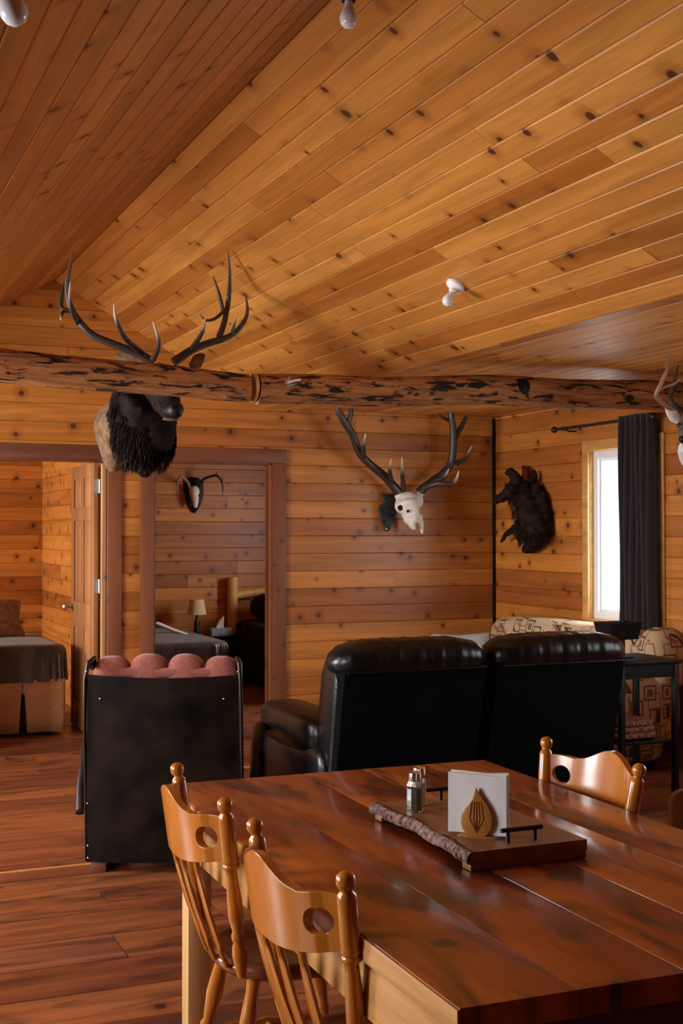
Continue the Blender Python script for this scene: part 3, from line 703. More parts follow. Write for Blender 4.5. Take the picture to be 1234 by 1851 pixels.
# small deer skull in the right bedroom
ds = thing('deer_skull_mount', 'small deer skull with curved antlers on the bedroom wall above the lamp', 'skull', P(350, 895, Y=YE))
def qd(x, y_, Y): return P(x, y_, Y=Y) - ds.location
pp = [qd(x, y_, YE) for x, y_ in ((334, 868), (345, 862), (358, 864), (366, 875), (367, 895), (362, 912), (352, 928), (346, 925), (336, 905), (332, 885))]
MB().prism([(v.x, v.z) for v in pp], -.03, -.002).build('plaque', M['darkwood'], ds, bevel=.005)
organic('skull', [('e', qd(351, 888, YE - .08), (.055, .06, .06)), ('t', [qd(351, 892, YE - .09), qd(353, 905, YE - .12), qd(353, 918, YE - .12)], [.055, .035, .018])], M['bone'], ds, .012, 3)
for x, y_ in ((343, 898), (359, 896)): MB().sell(qd(x, y_, YE - .125), (.015, .012, .015), 1).build('eye_socket', M['eye_socket'], ds)
YD = YE - .08
antler('antler', ds, [([(360, 882, 0, .016), (366, 868, -.05, .014), (378, 862, -.12, .013), (392, 860, -.18, .012), (401, 872, -.22, .011), (403, 888, -.25, .008), (401, 898, -.25, .002)], .2), ([(390, 861, -.18, .010), (393, 851, -.2, .002)], .3), ([(401, 870, -.2, .008), (404, 862, -.2, .002)], .3), ([(366, 872, -.05, .012), (368, 862, -.1, .002)], .3)], M['antler'], YD)
antler('antler', ds, [([(343, 882, 0, .016), (338, 870, -.05, .014), (328, 862, -.12, .012), (322, 868, -.18, .011), (319, 884, -.22, .009), (323, 896, -.24, .002)], .8), ([(328, 863, -.12, .009), (326, 851, -.14, .002)], .8)], M['antler_pale'], YD)

# brown furry animal climbing the right wall
an = thing('climbing_fur_mount', 'dark brown furry animal mount clinging to the window wall', 'taxidermy', P(945, 920, u=UR))
def qa(x, y_, d): return P(x, y_, u=UR - d) - an.location
organic('body', [
    ('t', [qa(941, 880, .12), qa(950, 905, .14), qa(958, 935, .15), qa(966, 965, .14), qa(968, 982, .12)], [.08, .098, .102, .11, .07]),
    ('t', [qa(968, 880, .05), qa(978, 905, .06), qa(984, 940, .06), qa(986, 970, .06)], [.05, .062, .066, .062]),
    ('t', [qa(940, 885, .14), qa(931, 878, .18), qa(918, 893, .24), qa(905, 900, .28), (qa(892, 909, .30))], [.075, .07, .052, .036, .018]),
    ('t', [qa(938, 880, .15), qa(931, 862, .17), qa(922, 852, .19), qa(915, 855, .2)], [.06, .04, .034, .026]),
    ('t', [qa(945, 968, .14), qa(930, 955, .14), qa(915, 965, .13), qa(905, 980, .1)], [.06, .034, .022, .014]),
    ('t', [qa(938, 960, .12), qa(937, 975, .09), qa(940, 988, .07)], [.03, .014, .012]),
    ('t', [qa(966, 975, .1), qa(958, 990, .08), qa(948, 994, .07)], [.08, .05, .03])], M['mount_fur'], an, .012, 3, .02)
MB().tube([qa(950, 872, .1), qa(952, 856, .07), qa(946, 844, .04)], [.042, .036, .016], 10).build('paw', M['red_skin'], an)
MB().tube([qa(962, 872, .08), qa(967, 858, .06), qa(965, 852, .05)], [.03, .02, .012], 10).build('paw', M['mount_fur'], an)
for x, y_ in ((916, 880), (921, 876)): MB().sell(qa(x, y_, .22), (.016, .02, .022), 1).build('ear', M['mount_fur'], an)
MB().sell(qa(896, 896, .31), (.009, .009, .009), 1).build('nose', M['nose'], an)
random.seed(9); hb = MB()
for i in range(1600):
    t_ = rnd(); c = qa(941 + 30 * t_, 880 + 100 * t_, .13); a = ru(0, 6.28); r_ = .115
    p = c + Vector((-abs(math.cos(a)) * r_, math.sin(a) * r_, ru(-.03, .03))); L = ru(.025, .05)
    d = Vector((-abs(math.cos(a)) * .5, math.sin(a) * .4, -.9)).normalized(); wv = Vector((0, .003, 0))
    hb.add([p - wv, p + wv, p + d * L], [(0, 1, 2)])
hb.build('hair', M['mount_fur'], an, smooth=False)['kind'] = 'stuff'

# white-tailed deer mount at the right edge of the frame
dm = thing('deer_head_mount', 'deer head mount with pale antlers at the right edge below the log beam', 'taxidermy', (UR - .001, 5.45, P(1250, 782, Y=5.45).z))
YQ = 5.45
def qq(x, y_, dy=0): return P(x, y_, Y=YQ + dy) - dm.location
wl = Vector((0, 0, 0)); hd = qq(1246, 762)
MB().tube([wl + Vector((0, 0, -.10)), wl + Vector((-.03, 0, -.10))], [.2, .18], 20, sq=(1.2, .85), up=(0, 0, 1)).build('wall_plaque', M['darkwood'], dm)
organic('neck', [('t', [wl + Vector((-.03, 0, -.12)), wl + Vector((-.18, -.02, -.06)), hd + Vector((.1, .03, -.02))], [.15, .12, .09])], M['deer_fur'], dm, .02, 5, .008)
organic('head', [('t', [hd + Vector((.10, .04, .0)), hd + Vector((.02, .0, .01)), qq(1240, 782, -.1), qq(1238, 796, -.17)], [.085, .078, .05, .034])], M['deer_fur'], dm, .014, 5, .006)
organic('throat', [('t', [qq(1240, 806, -.1), qq(1243, 816, .0), qq(1248, 830, .12)], [.04, .055, .06])], M['white_fur'], dm, .014, 4, .006)
MB().sell(qq(1235, 794, -.2), (.026, .022, .02), 1).build('nose', M['nose'], dm)
MB().sell(qq(1227, 769, -.07), (.014, .016, .014), 1).build('eye', M['eye'], dm)
ear(dm, lambda x, y_, dy: qq(x, y_, dy), (1230, 764, .0), (1202, 737, .02), .034, M['white_fur'])
antler('antler', dm, [([(1226, 745, .03, .014), (1206, 736, 0, .012), (1186, 717, -.05, .012), (1188, 707, -.08, .012), (1196, 690, -.1, .011), (1204, 672, -.12, .009), (1211, 661, -.12, .003)], .1), ([(1205, 672, -.12, .008), (1207, 655, -.1, .007), (1213, 636, -.08, .002)], .1), ([(1188, 706, -.08, .010), (1203, 699, -.1, .009), (1218, 694, -.12, .007), (1229, 685, -.14, .002)], .1)], M['antler_pale'], YQ)
antler('antler', dm, [([(1240, 745, .05, .014), (1215, 730, .08, .014), (1212, 712, .1, .013), (1217, 695, .1, .012), (1221, 678, .1, .009), (1226, 658, .1, .002)], 0)], M['antler'], YQ)

# ------------------------------------------------------------------ bulbs on the ceiling
def bulb(px, py, slope, s, label, black=False):
    if slope == 'R': f = lambda u: RH - PT * (u - RU); nrm = Vector((-PT, 0, -1)).normalized()
    else: f = lambda u: RH - PT * (RU - u); nrm = Vector((PT, 0, -1)).normalized()
    if slope == 'T':
        f = lambda u: RH - PT * abs(RU - u) - .025
        nrm = Vector((0, 0, -1))
    lo, hi = 1.0, 9.0
    for _ in range(50):
        m_ = (lo + hi) / 2; p = P(px, py, Y=m_)
        if p.z < f(p.x): lo = m_
        else: hi = m_
    t_ = thing('ceiling_bulb', label, 'light bulb', p + nrm * .003, group=None)
    q_ = Vector((0, 0, 1)).rotation_difference(nrm); t_.rotation_mode = 'QUATERNION'; t_.rotation_quaternion = q_
    MB().lathe([(.052 * s, -.004), (.052 * s, .010 * s), (.045 * s, .018 * s), (.024 * s, .026 * s), (.022 * s, .042 * s), (.001, .042 * s)], 24).build('lamp_holder', M['black'] if black else M['porcelain'], t_)
    MB().lathe([(.013 * s, .040 * s), (.014 * s, .055 * s), (.022 * s, .07 * s), (.029 * s, .088 * s), (.030 * s, .10 * s), (.026 * s, .115 * s), (.015 * s, .126 * s), (.001, .129 * s)], 20).build('bulb', M['bulb'], t_)
bulb(824, 514, 'R', .88, 'white bulb in a round porcelain holder on the ceiling above the right beam half')
bulb(630, -22, 'T', 1.0, 'white bulb in a black holder at the ceiling ridge, top centre', True)
bulb(-18, -62, 'L', .9, 'white bulb cut off by the top left corner of the photo')

# ------------------------------------------------------------------ curtain and rod
cr = thing('curtain_rod', 'thin black curtain rod with a ball end above the window', 'curtain rod', (UR - .09, 7.35, 2.272))
MB().tube([(0, -.60, 0), (0, .56, 0)], .010, 10).build('rod', M['black'], cr)
for y_ in (-.61, .57): MB().sell((0, y_, 0), (.024, .026, .024), 1).build('finial', M['black'], cr)
for y_ in (-.5, .42):
    MB().tube([(.088, y_, -.02), (.03, y_, -.02), (0, y_, -.012)], .006, 8).build('bracket', M['black'], cr)
cu = MB(); NW, NH = 90, 26; vs = []; fs = []
for i in range(NH + 1):
    z = 2.30 - (2.30 - .06) * i / NH; t_ = i / NH
    for k in range(NW + 1):
        s_ = k / NW; y_ = 6.74 - .03 * t_ + (.375 + .02 * t_) * s_
        ph = s_ * 2 * math.pi * 6.5 + .5 * math.sin(t_ * 3 + s_ * 4)
        x = UR - .09 + (.030 + .012 * t_) * math.sin(ph) + .008 * math.sin(t_ * 9 + s_ * 11)
        vs.append((x, y_ + .012 * math.cos(ph), z))
for i in range(NH):
    for k in range(NW): a = i * (NW + 1) + k; fs.append((a, a + 1, a + NW + 2, a + NW + 1))
cu.add(vs, fs)
c_ = cu.build('curtain', M['curtain'], mods=[('SOLIDIFY', dict(thickness=.004))], ang=80)
tag(c_, 'long dark plum curtain gathered at the near side of the window', 'curtain')

# ------------------------------------------------------------------ dining table
ta = thing('dining_table', 'large red-brown plank dining table with pale pine edge in the foreground', 'table', (1.515, 2.72, 0), rad(-1.0))
TX, TY = .54, .955; TZ = .76; TT = .046
wds = [.222, .218, .20, .22, .22]; x = -TX
for i, w_ in enumerate(wds):
    gl, gr = (.0018 if i in (2, 3) else .0003), (.0018 if i in (1, 2) else .0003)
    o = MB().box(x + gl, x + w_ - gr, -TY, TY, TZ - TT, TZ).build('plank', M['table'], ta, bevel=.0012)
    x += w_
TX1 = x
# pale edge band, the light on the left side put into its colour; rails below
MB().box(-TX - .004, -TX - .0002, -TY, TY, TZ - TT, TZ - .003).build('edge_band', M['pale_y'], ta, bevel=.001)
for x0, x1 in ((-TX + .012, -TX + .035), (TX1 - .035, TX1 - .012)): MB().box(x0, x1, -TY + .06, TY - .06, TZ - TT - .115, TZ - TT - .001).build('side_rail', M['pale_y'], ta, bevel=.002)
for y0, y1 in ((-TY + .012, -TY + .036), (TY - .036, TY - .012)): MB().box(-TX + .09, TX1 - .09, y0, y1, TZ - TT - .115, TZ - TT - .001).build('end_rail', M['casing_h'], ta, bevel=.002)
for x0 in (-TX + .036, TX1 - .106):
    for y0 in (-TY + .06, TY - .13): MB().box(x0, x0 + .07, y0, y0 + .07, 0, TZ - TT - .001).build('leg', M['pale_v'], ta, bevel=.003)

# ------------------------------------------------------------------ turned chairs
def make_chair(label, loc, rz, group):
    """local +x is the front of the seat"""
    t = thing('dining_chair', label, 'chair', loc, rz, group)
    # seat
    n = 40; vs = []; fs = []; SZ = .445
    prof = [(.0, 0, -.014), (.55, 0, -.012), (.85, 0, -.002), (.95, 0, .0), (1.0, 0, -.008), (1.0, 0, -.024), (.93, 0, -.038), (.6, 0, -.040), (.0, 0, -.040)]
    for s_, _, dz in prof[1:-1]:
        for k in range(n):
            a = 2 * math.pi * k / n; r_ = 1 / ((abs(math.cos(a)) ** 2.6 + abs(math.sin(a)) ** 2.6) ** (1 / 2.6))
            wx = .205; wy = .215 if math.cos(a) > 0 else .205
            vs.append((.19 + r_ * math.cos(a) * wx * s_, r_ * math.sin(a) * wy * s_, SZ + dz))
    m_ = len(prof) - 2
    for i in range(m_ - 1):
        for k in range(n): fs.append((i * n + k, i * n + (k + 1) % n, (i + 1) * n + (k + 1) % n, (i + 1) * n + k))
    fs += [tuple(range(n)), tuple((m_ - 1) * n + k for k in range(n))]
    MB().add(vs, fs).build('seat', M['chair_dark'], t, ang=60)
    def turned(name, p0, p1, prof, mat, seg=16):
        p0, p1 = Vector(p0), Vector(p1); L_ = (p1 - p0).length
        mt = Matrix.Translation(p0) @ Vector((0, 0, 1)).rotation_difference(p1 - p0).to_matrix().to_4x4()
        MB().lathe([(r, h * L_) for r, h in prof], seg, mt).build(name, mat, t, ang=60)
    legp = [(.012, 0), (.017, .03), (.019, .25), (.014, .36), (.020, .40), (.014, .43), (.020, .47), (.014, .50), (.023, .68), (.020, .80), (.016, .90), (.018, 1)]
    feet = {}
    for sx in (0, 1):
        for sy in (-1, 1):
            top = (.06 + .25 * sx, .13 * sy, SZ - .035); bot = (-.02 + .41 * sx, .19 * sy, 0)
            feet[sx, sy] = (Vector(top), Vector(bot)); turned('leg', bot, top, legp, M['chair'])
    strp = [(.008, 0), (.012, .2), (.010, .4), (.017, .5), (.010, .6), (.012, .8), (.008, 1)]
    at_z = lambda k, z: feet[k][1].lerp(feet[k][0], z / (SZ - .035))
    for sy in (-1, 1): turned('stretcher', at_z((0, sy), .17), at_z((1, sy), .17), strp, M['chair'])
    turned('stretcher', (at_z((0, -1), .17) + at_z((1, -1), .17)) / 2, (at_z((0, 1), .17) + at_z((1, 1), .17)) / 2, strp, M['chair'])
    # back posts with ball tops
    post = [(.011, 0), (.014, .04), (.019, .12), (.017, .17), (.0125, .195), (.016, .215), (.016, .24), (.012, .255), (.0195, .34), (.0185, .42), (.0145, .56), (.014, .60), (.0205, .615), (.0205, .63), (.017, .638), (.0205, .648), (.0205, .66), (.018, .67), (.0195, .70), (.0195, .88), (.018, .902), (.0125, .914), (.0125, .922), (.017, .934), (.0195, .955), (.018, .98), (.010, .996), (.001, 1)]
    PB = {sy: (Vector((.010, .190 * sy, SZ - .01)), Vector((-.050, .243 * sy, .885))) for sy in (-1, 1)}
    for sy in (-1, 1): turned('back_post', PB[sy][0], PB[sy][1], post, M['chair'], 20)
    # crest rail: bowed panel with two hand holes
    NX, NZ = 64, 14; half = .232; bow = .078; th = .020
    def crest(s_, zf):   # s_ in -1..1
        a = abs(s_)
        ztop = .832 + .042 * (.5 + .5 * math.cos(min(1, a / .62) * math.pi)) + (.004 * math.sin(a * 9) if a > .62 else 0)
        zbot = .732 - .034 * (1 - a ** 2.2)
        z = zbot + (ztop - zbot) * zf
        x = -.040 - .14 * (z - .8) - bow * (1 - abs(s_) ** 2.6)
        return x, s_ * half, z
    holes = [(-.78, .52), (.78, .52)]
    vs = []; fs = []
    idx = {}
    for side in (0, 1):
        for i in range(NX + 1):
            for j in range(NZ + 1):
                s_ = -1 + 2 * i / NX; zf = j / NZ
                for hx, hz in holes:   # pull grid lines onto the hole rim
                    dx, dz = (s_ - hx) / .115, (zf - hz) / .22
                    r_ = math.hypot(dx, dz)
                    if 1e-6 < r_ < 1.0 and r_ > .0: pass
                x, y_, z = crest(s_, zf); rec = .010 if abs(s_) > .79 else 0
                idx[side, i, j] = len(vs); vs.append((x + (th / 2 if side else -th / 2 + rec), y_, z))
    def inh(i, j):
        s_ = -1 + 2 * (i + .5) / NX; zf = (j + .5) / NZ
        return any(((s_ - hx) / .115) ** 2 + ((zf - hz) / .22) ** 2 < 1 for hx, hz in holes)
    # snap rim vertices to the true ellipse
    for i in range(NX + 1):
        for j in range(NZ + 1):
            near = [(a, b_) for a in (i - 1, i) for b_ in (j - 1, j) if 0 <= a < NX and 0 <= b_ < NZ]
            ins = [inh(a, b_) for a, b_ in near]
            if any(ins) and not all(ins):
                s_ = -1 + 2 * i / NX; zf = j / NZ
                hx, hz = min(holes, key=lambda h: abs(h[0] - s_)); dx, dz = (s_ - hx) / .115, (zf - hz) / .22; r_ = max(math.hypot(dx, dz), 1e-4)
                s2, z2 = hx + dx / r_ * .115, hz + dz / r_ * .22
                x, y_, z = crest(s2, z2)
                for side in (0, 1): vs[idx[side, i, j]] = (x + (th / 2 if side else -th / 2 + (.010 if abs(s2) > .79 else 0)), y_, z)
    for i in range(NX):
        for j in range(NZ):
            if inh(i, j): continue
            for side in (0, 1):
                f = (idx[side, i, j], idx[side, i + 1, j], idx[side, i + 1, j + 1], idx[side, i, j + 1]); fs.append(f if side else f[::-1])
            for (a, b_), e in (((i - 1, j), ((i, j), (i, j + 1))), ((i + 1, j), ((i + 1, j), (i + 1, j + 1))), ((i, j - 1), ((i, j), (i + 1, j))), ((i, j + 1), ((i, j + 1), (i + 1, j + 1)))):
                if not (0 <= a < NX and 0 <= b_ < NZ) or inh(a, b_):
                    fs.append((idx[0, e[0][0], e[0][1]], idx[0, e[1][0], e[1][1]], idx[1, e[1][0], e[1][1]], idx[1, e[0][0], e[0][1]]))
    MB().add(vs, fs).build('crest_rail', M['chair'], t, ang=50, bevel=0, mods=[('BEVEL', dict(width=.004, segments=2, limit_method='ANGLE', angle_limit=rad(50)))])
    # arrow slats
    for s_ in (-.66, -.22, .22, .66):
        x1, y1, z1 = crest(s_ * .82, .04); p1 = Vector((x1, y1, z1)); p0 = Vector((.005 - .025 * (1 - abs(s_)), s_ * .165, SZ - .012))
        mt_ = [(0, .008, .007), (.12, .008, .007), (.18, .012, .007), (.24, .026, .006), (.50, .024, .006), (.72, .020, .006), (.84, .016, .006), (.89, .008, .007), (1, .008, .007)]
        wdir = Vector((0, 1, 0)); nd_ = (p1 - p0).cross(wdir).normalized(); sv = []; sf = []
        for h, wd_, tk in mt_:
            c = p0.lerp(p1, h) + Vector((-.008 * math.sin(h * math.pi), 0, 0))
            sv += [c + wdir * (a * wd_) + nd_ * (b_ * tk) for a, b_ in ((-1, -.5), (-.6, -1), (.6, -1), (1, -.5), (1, .5), (.6, 1), (-.6, 1), (-1, .5))]
        for i in range(len(mt_) - 1):
            for k in range(8): sf.append((i * 8 + k, i * 8 + (k + 1) % 8, (i + 1) * 8 + (k + 1) % 8, (i + 1) * 8 + k))
        sf += [tuple(range(8)), tuple((len(mt_) - 1) * 8 + k for k in range(8))]
        MB().add(sv, sf).build('slat', M['chair'], t, ang=35)
    return t
G = 'turned wooden chairs around the dining table'
ch1 = make_chair('honey wooden chair left of the table, the farther one, by the dark recliner back', (.976, 3.115, 0), rad(-2), G)
ch2 = copy_tree(ch1); ch2.location = (.970, 2.407, 0); ch2.rotation_euler.z = rad(1.5); ch2['label'] = 'honey wooden chair left of the table, the nearer one at the bottom of the photo'
ch3 = copy_tree(ch1); ch3.location = (2.052, 3.09, 0); ch3.rotation_euler.z = rad(179); ch3['label'] = 'honey wooden chair on the right side of the table, its inner back facing us'
# solid-backed chair at the right edge
g = thing('wooden_chair', 'tan wooden chair with a plain solid back at the right edge of the photo', 'chair', (2.535, 3.04, 0), 0)
pb = []
for k in range(9): a = math.pi + (math.pi / 2) * -k / 8; pb.append((-.19 + .04 + .04 * math.cos(a), .713 + .04 * math.sin(math.pi - a) * 1))
for k in range(9): a = math.pi / 2 - (math.pi / 2) * k / 8; pb.append((.19 - .04 + .04 * math.cos(a), .713 + .04 * math.sin(a)))
pb += [(.19, .50), (-.19, .50)]
MB().prism(pb, -.012, .012).build('backrest', M['grey_wood'], g, bevel=.004)
MB().box(-.2, .2, -.01, .38, .43, .455).build('seat', M['grey_wood'], g, bevel=.008)
for x in (-.18, .15):
    MB().box(x, x + .03, -.012, .02, 0, .43).build('leg', M['grey_wood'], g, bevel=.003); MB().box(x, x + .03, .33, .36, 0, .43).build('leg', M['grey_wood'], g, bevel=.003)
    MB().box(x, x + .03, -.010, .012, .455, .50).build('back_support', M['grey_wood'], g, bevel=.003)

# ------------------------------------------------------------------ tray, shakers, napkins
tr = thing('serving_tray', 'live-edge wooden serving board with two black handles on the table', 'tray', (1.52, 2.745, TZ + .001), rad(0))
random.seed(2)
K = 40; yy = [-.275 + .55 * i / K for i in range(K + 1)]
def edge(y_): return -.150 + .010 * math.sin(y_ * 9 + 1) + .004 * math.sin(y_ * 31)
vs = []; fs = []
for y_ in yy:
    e = edge(y_); vs += [(.15, y_, .018), (.15, y_, .043), (e + .012, y_, .043), (e, y_, .018)]
for i in range(K):
    for k in range(4): fs.append((i * 4 + k, i * 4 + (k + 1) % 4, i * 4 + 4 + (k + 1) % 4, i * 4 + 4 + k))
fs += [(0, 1, 2, 3), tuple(K * 4 + k for k in range(4))]
MB().add(vs, fs).build('board', M['tray'], tr, smooth=True, ang=30)
vs = []; fs = []; NE = 120
for i in range(NE + 1):
    y_ = -.277 + .554 * i / NE; e = edge(y_)
    for a, b_ in ((e + .014, .0445), (e + .004, .043), (e - .003, .035), (e - .006, .026), (e - .002, .017), (e + .004, .0165)):
        vs.append((a + ru(-.0018, .0018), y_, b_ + ru(-.001, .001)))
for i in range(NE):
    for k in range(5): fs.append((i * 6 + k, i * 6 + k + 1, i * 6 + 7 + k, i * 6 + 6 + k))
MB().add(vs, fs).build('bark_edge', M['bark_edge'], tr, mods=[('SOLIDIFY', dict(thickness=.002))])
for y0 in (-.275, .235): MB().box(edge(y0) + .006, .148, y0, y0 + .04, 0, .0178).build('foot', M['tray'], tr, bevel=.002)
for y0 in (-.232, .238):
    h = MB(); h.tube([(-.055, y0, .072), (.055, y0, .072)], .0055, 10)
    for x in (-.036, .036): h.tube([(x, y0, .0432), (x, y0, .070)], .005, 10)
    h.build('handle', M['black'], tr)
TOPZ = TZ + .001 + .0435
def shaker(label, x, y_, fill, rz):
    t = thing('shaker', label, 'shaker', (x, y_, TOPZ), rz, 'salt and pepper shakers on the tray')
    def octo(mb, r0, r1, z0, z1, c=.35):
        def ring(r, z): return [(r * a, r * b_, z) for a, b_ in ((1, c), (c, 1), (-c, 1), (-1, c), (-1, -c), (-c, -1), (c, -1), (1, -c))]
        mb.add(ring(r0, z0) + ring(r1, z1), [(k, (k + 1) % 8, 8 + (k + 1) % 8, 8 + k) for k in range(8)] + [tuple(range(7, -1, -1)), tuple(range(8, 16))])
    g1 = MB(); octo(g1, .0195, .0185, 0, .066, .45); octo(g1, .0185, .014, .0661, .078, .6); g1.build('glass_body', M['jar_glass'], t, smooth=False)
    f1 = MB(); octo(f1, .0170, .0160, .004, .060, .45); f1.build('filling', fill, t, smooth=False)
    MB().lathe([(.0145, .0785), (.0165, .080), (.0165, .090), (.0155, .098), (.011, .102), (.001, .103)], 20).build('cap', M['chrome'], t)
shaker('glass shaker full of dark pepper with a steel cap, front of the two', 1.430, 2.885, M['pepper'], .2)
shaker('glass shaker of salt with a steel cap, behind the pepper', 1.472, 2.945, M['salt'], .2)
wd = (Vector((.9205, -.3907, 0)) * .138 + Vector((.3907, .9205, 0)) * -.05).normalized(); nz_ = math.atan2(wd.y, wd.x)
nh = thing('napkin_holder', 'golden wooden leaf-shaped napkin holder on the tray', 'napkin holder', P(862, 1514, z=TOPZ), nz_)
lf = []
for k in range(40):
    t_ = k / 40 * 2 * math.pi
    s_ = math.sin(t_ / 2)  # tear drop
    x = .040 * math.sin(t_) * (abs(math.sin(t_ / 2)) ** 1.1) ; z = .051 - .062 * -math.cos(t_) * 1
    lf.append((x * 1.0 + (.004 if z > .09 else 0) * 0, z))
LP = [(-.002, .118), (.004, .106), (.014, .093), (.027, .075), (.036, .056), (.038, .038), (.034, .022), (.025, .009), (.014, .002), (0, .001), (-.014, .002), (-.025, .008), (-.034, .019), (-.038, .034), (-.036, .052), (-.027, .068), (-.018, .078), (-.010, .090), (-.006, .104)]
leafo = MB().prism(LP, -.006, .0).build('leaf', M['leaf'], nh, bevel=.0015)
for s_ in (-.55, -.25, .0, .25, .55): MB().tube([(0, -.0065, .012), (s_ * .030, -.0068, .045), (s_ * .02, -.0065, .085)], .0008, 6).build('vein', M['chair_dark'], leafo)
MB().prism(LP, .044, .050).build('leaf', M['leaf'], nh, bevel=.0015)
MB().box(-.045, .045, -.012, .056, -.001, .006).build('base', M['leaf'], nh, bevel=.002)
random.seed(12)
npk = thing('napkin_stack', 'stack of folded white paper napkins standing in the leaf holder', 'napkins', nh.location, nz_)
for k in range(9):
    y_ = .0035 + k * .0043; dx, dz = ru(-.003, .003), ru(-.002, .002); sh = []
    for side in (0, 1):
        for i in range(9):
            for j in range(9):
                x = -.070 + .139 * i / 8 + dx; z = .0075 + .137 * j / 8 + dz
                wv = .0006 * math.sin(i * 1.7 + k) * (j / 8)
                sh.append((x, y_ + wv + (.0034 if side else 0), z + .0015 * math.sin(i * .7 + k)))
    fs = []
    for i in range(8):
        for j in range(8):
            a = i * 9 + j; fs.append((a, a + 9, a + 10, a + 1)); fs.append((81 + a, 81 + a + 1, 81 + a + 10, 81 + a + 9))
    for i in range(8):
        for a, b_ in ((i * 9, (i + 1) * 9), ((i + 1) * 9 + 8, i * 9 + 8), (i + 1, i), (72 + i, 72 + i + 1)): fs.append((a, b_, 81 + b_, 81 + a))
    MB().add(sh, fs).build('napkin', M['napkin'], npk)

# ------------------------------------------------------------------ dark platform rocker with pink channel back
rc = thing('wood_back_armchair', 'armchair with a dark wooden back panel and dusty pink channelled cushion', 'armchair', P(296, 1577, z=0), -YAW + rad(-1))
WB = .335
def leany(z): return -.0 - .05 * (z - .05) / .85
bp = MB(); NXp, NZp = 12, 14; vs = []; fs = []
for side in (0, 1):
    for i in range(NXp + 1):
        for j in range(NZp + 1):
            x = -1 + 2 * i / NXp; top = .885 - .014 * (1 - x * x); z = .045 + (top - .045) * j / NZp
            vs.append((x * (WB + .012 - .012 * (j / NZp)), leany(z) - .02 * (1 - x * x) + side * .012, z))
nv = (NXp + 1) * (NZp + 1)
for i in range(NXp):
    for j in range(NZp):
        a = i * (NZp + 1) + j; fs.append((a, a + NZp + 1, a + NZp + 2, a + 1)); fs.append((nv + a, nv + a + 1, nv + a + NZp + 2, nv + a + NZp + 1))
for j in range(NZp):
    fs.append((j, j + 1, nv + j + 1, nv + j)); a = NXp * (NZp + 1) + j; fs.append((a + 1, a, nv + a, nv + a + 1))
for i in range(NXp):
    a = i * (NZp + 1); fs.append((a + NZp + 1, a, nv + a, nv + a + NZp + 1)); a += NZp; fs.append((a, a + NZp + 1, nv + a + NZp + 1, nv + a))
MB().add(vs, fs).build('back_panel', M['darkwood'], rc, ang=50)
for s_ in (-1, 1):
    x = s_ * (WB + .014)
    MB().tube([(x, .01, .05), (x - s_ * .0, .0, .35), (x, -.03, .65), (x - s_ * .004, -.045, .86), (x - s_ * .01, -.02, .925), (x - s_ * .02, .03, .935), (x - s_ * .02, .06, .905)], [.013, .013, .013, .015, .020, .024, .016], 12, sq=(1.2, .6), up=(0, 1, 0)).build('side_frame', M['darkgloss'], rc)
    MB().tube([(x + s_ * .005, .0, .29), (x + s_ * .030, .04, .26), (x + s_ * .045, .10, .36), (x + s_ * .045, .22, .52), (x + s_ * .04, .42, .575), (x + s_ * .035, .60, .56), (x + s_ * .035, .66, .50)], [.018, .026, .02, .024, .028, .028, .02], 12, sq=(.8, 1.1)).build('arm', M['darkgloss'], rc)
    MB().tube([(x + s_ * .03, .60, .53), (x + s_ * .02, .62, .30), (x + s_ * .01, .60, .12)], [.022, .02, .02], 10).build('arm_post', M['darkgloss'], rc)
    MB().box(x - s_ * .02, x - s_ * .09, .0, .55, 0, .045).build('foot', M['casing_v'], rc, bevel=.003)
    for z in (.90, .78, .31, .12, .065): MB().sell((x - s_ * (.012 if z != .78 else .075), leany(z) - .008 - (.0 if z != .78 else .008), z), (.0045, .003, .0045), 1, 10).build('nail', M['chrome'], rc)
# channelled back cushion, four lobes
for i, (a, b_) in enumerate(((-.325, -.165), (-.165, .005), (.005, .17), (.17, .325))):
    cx, hw = (a + b_) / 2, (b_ - a) / 2 + .006; tz = .955 if i in (1, 2) else .945
    c = MB(); vs = []; fs = []; nk = 24; nj = 24
    for k in range(nk + 1):
        s_ = -1 + 2 * k / nk; f = (1 - abs(s_) ** 2.6) ** .5; zt_ = .900 + (tz + .012 - .900) * f; zc = (zt_ + .45) / 2
        for j in range(nj):
            a2 = 2 * math.pi * j / nj; ca, sa = math.cos(a2), math.sin(a2)
            vs.append((cx + s_ * (hw - .006), .075 + .07 * (.6 + .4 * f) * math.copysign(abs(ca) ** .7, ca), zc + (zt_ - zc) * math.copysign(abs(sa) ** .35, sa)))
    for k in range(nk):
        for j in range(nj): fs.append((k * nj + j, k * nj + (j + 1) % nj, (k + 1) * nj + (j + 1) % nj, (k + 1) * nj + j))
    fs += [tuple(range(nj)), tuple(nk * nj + j for j in range(nj))]
    c.add(vs, fs)
    c.build('cushion_channel', M['pink'], rc, ang=80)
MB().sell((0, .055, .885), (.322, .045, .022), .5, 24).build('piping', M['pink'], rc, ang=80)
MB().sell((0, .33, .40), (.30, .27, .085), .5, 24).build('seat_cushion', M['pink'], rc, ang=80)
MB().box(-.31, .31, .02, .60, .10, .31).build('seat_box', M['darkwood'], rc, bevel=.01)

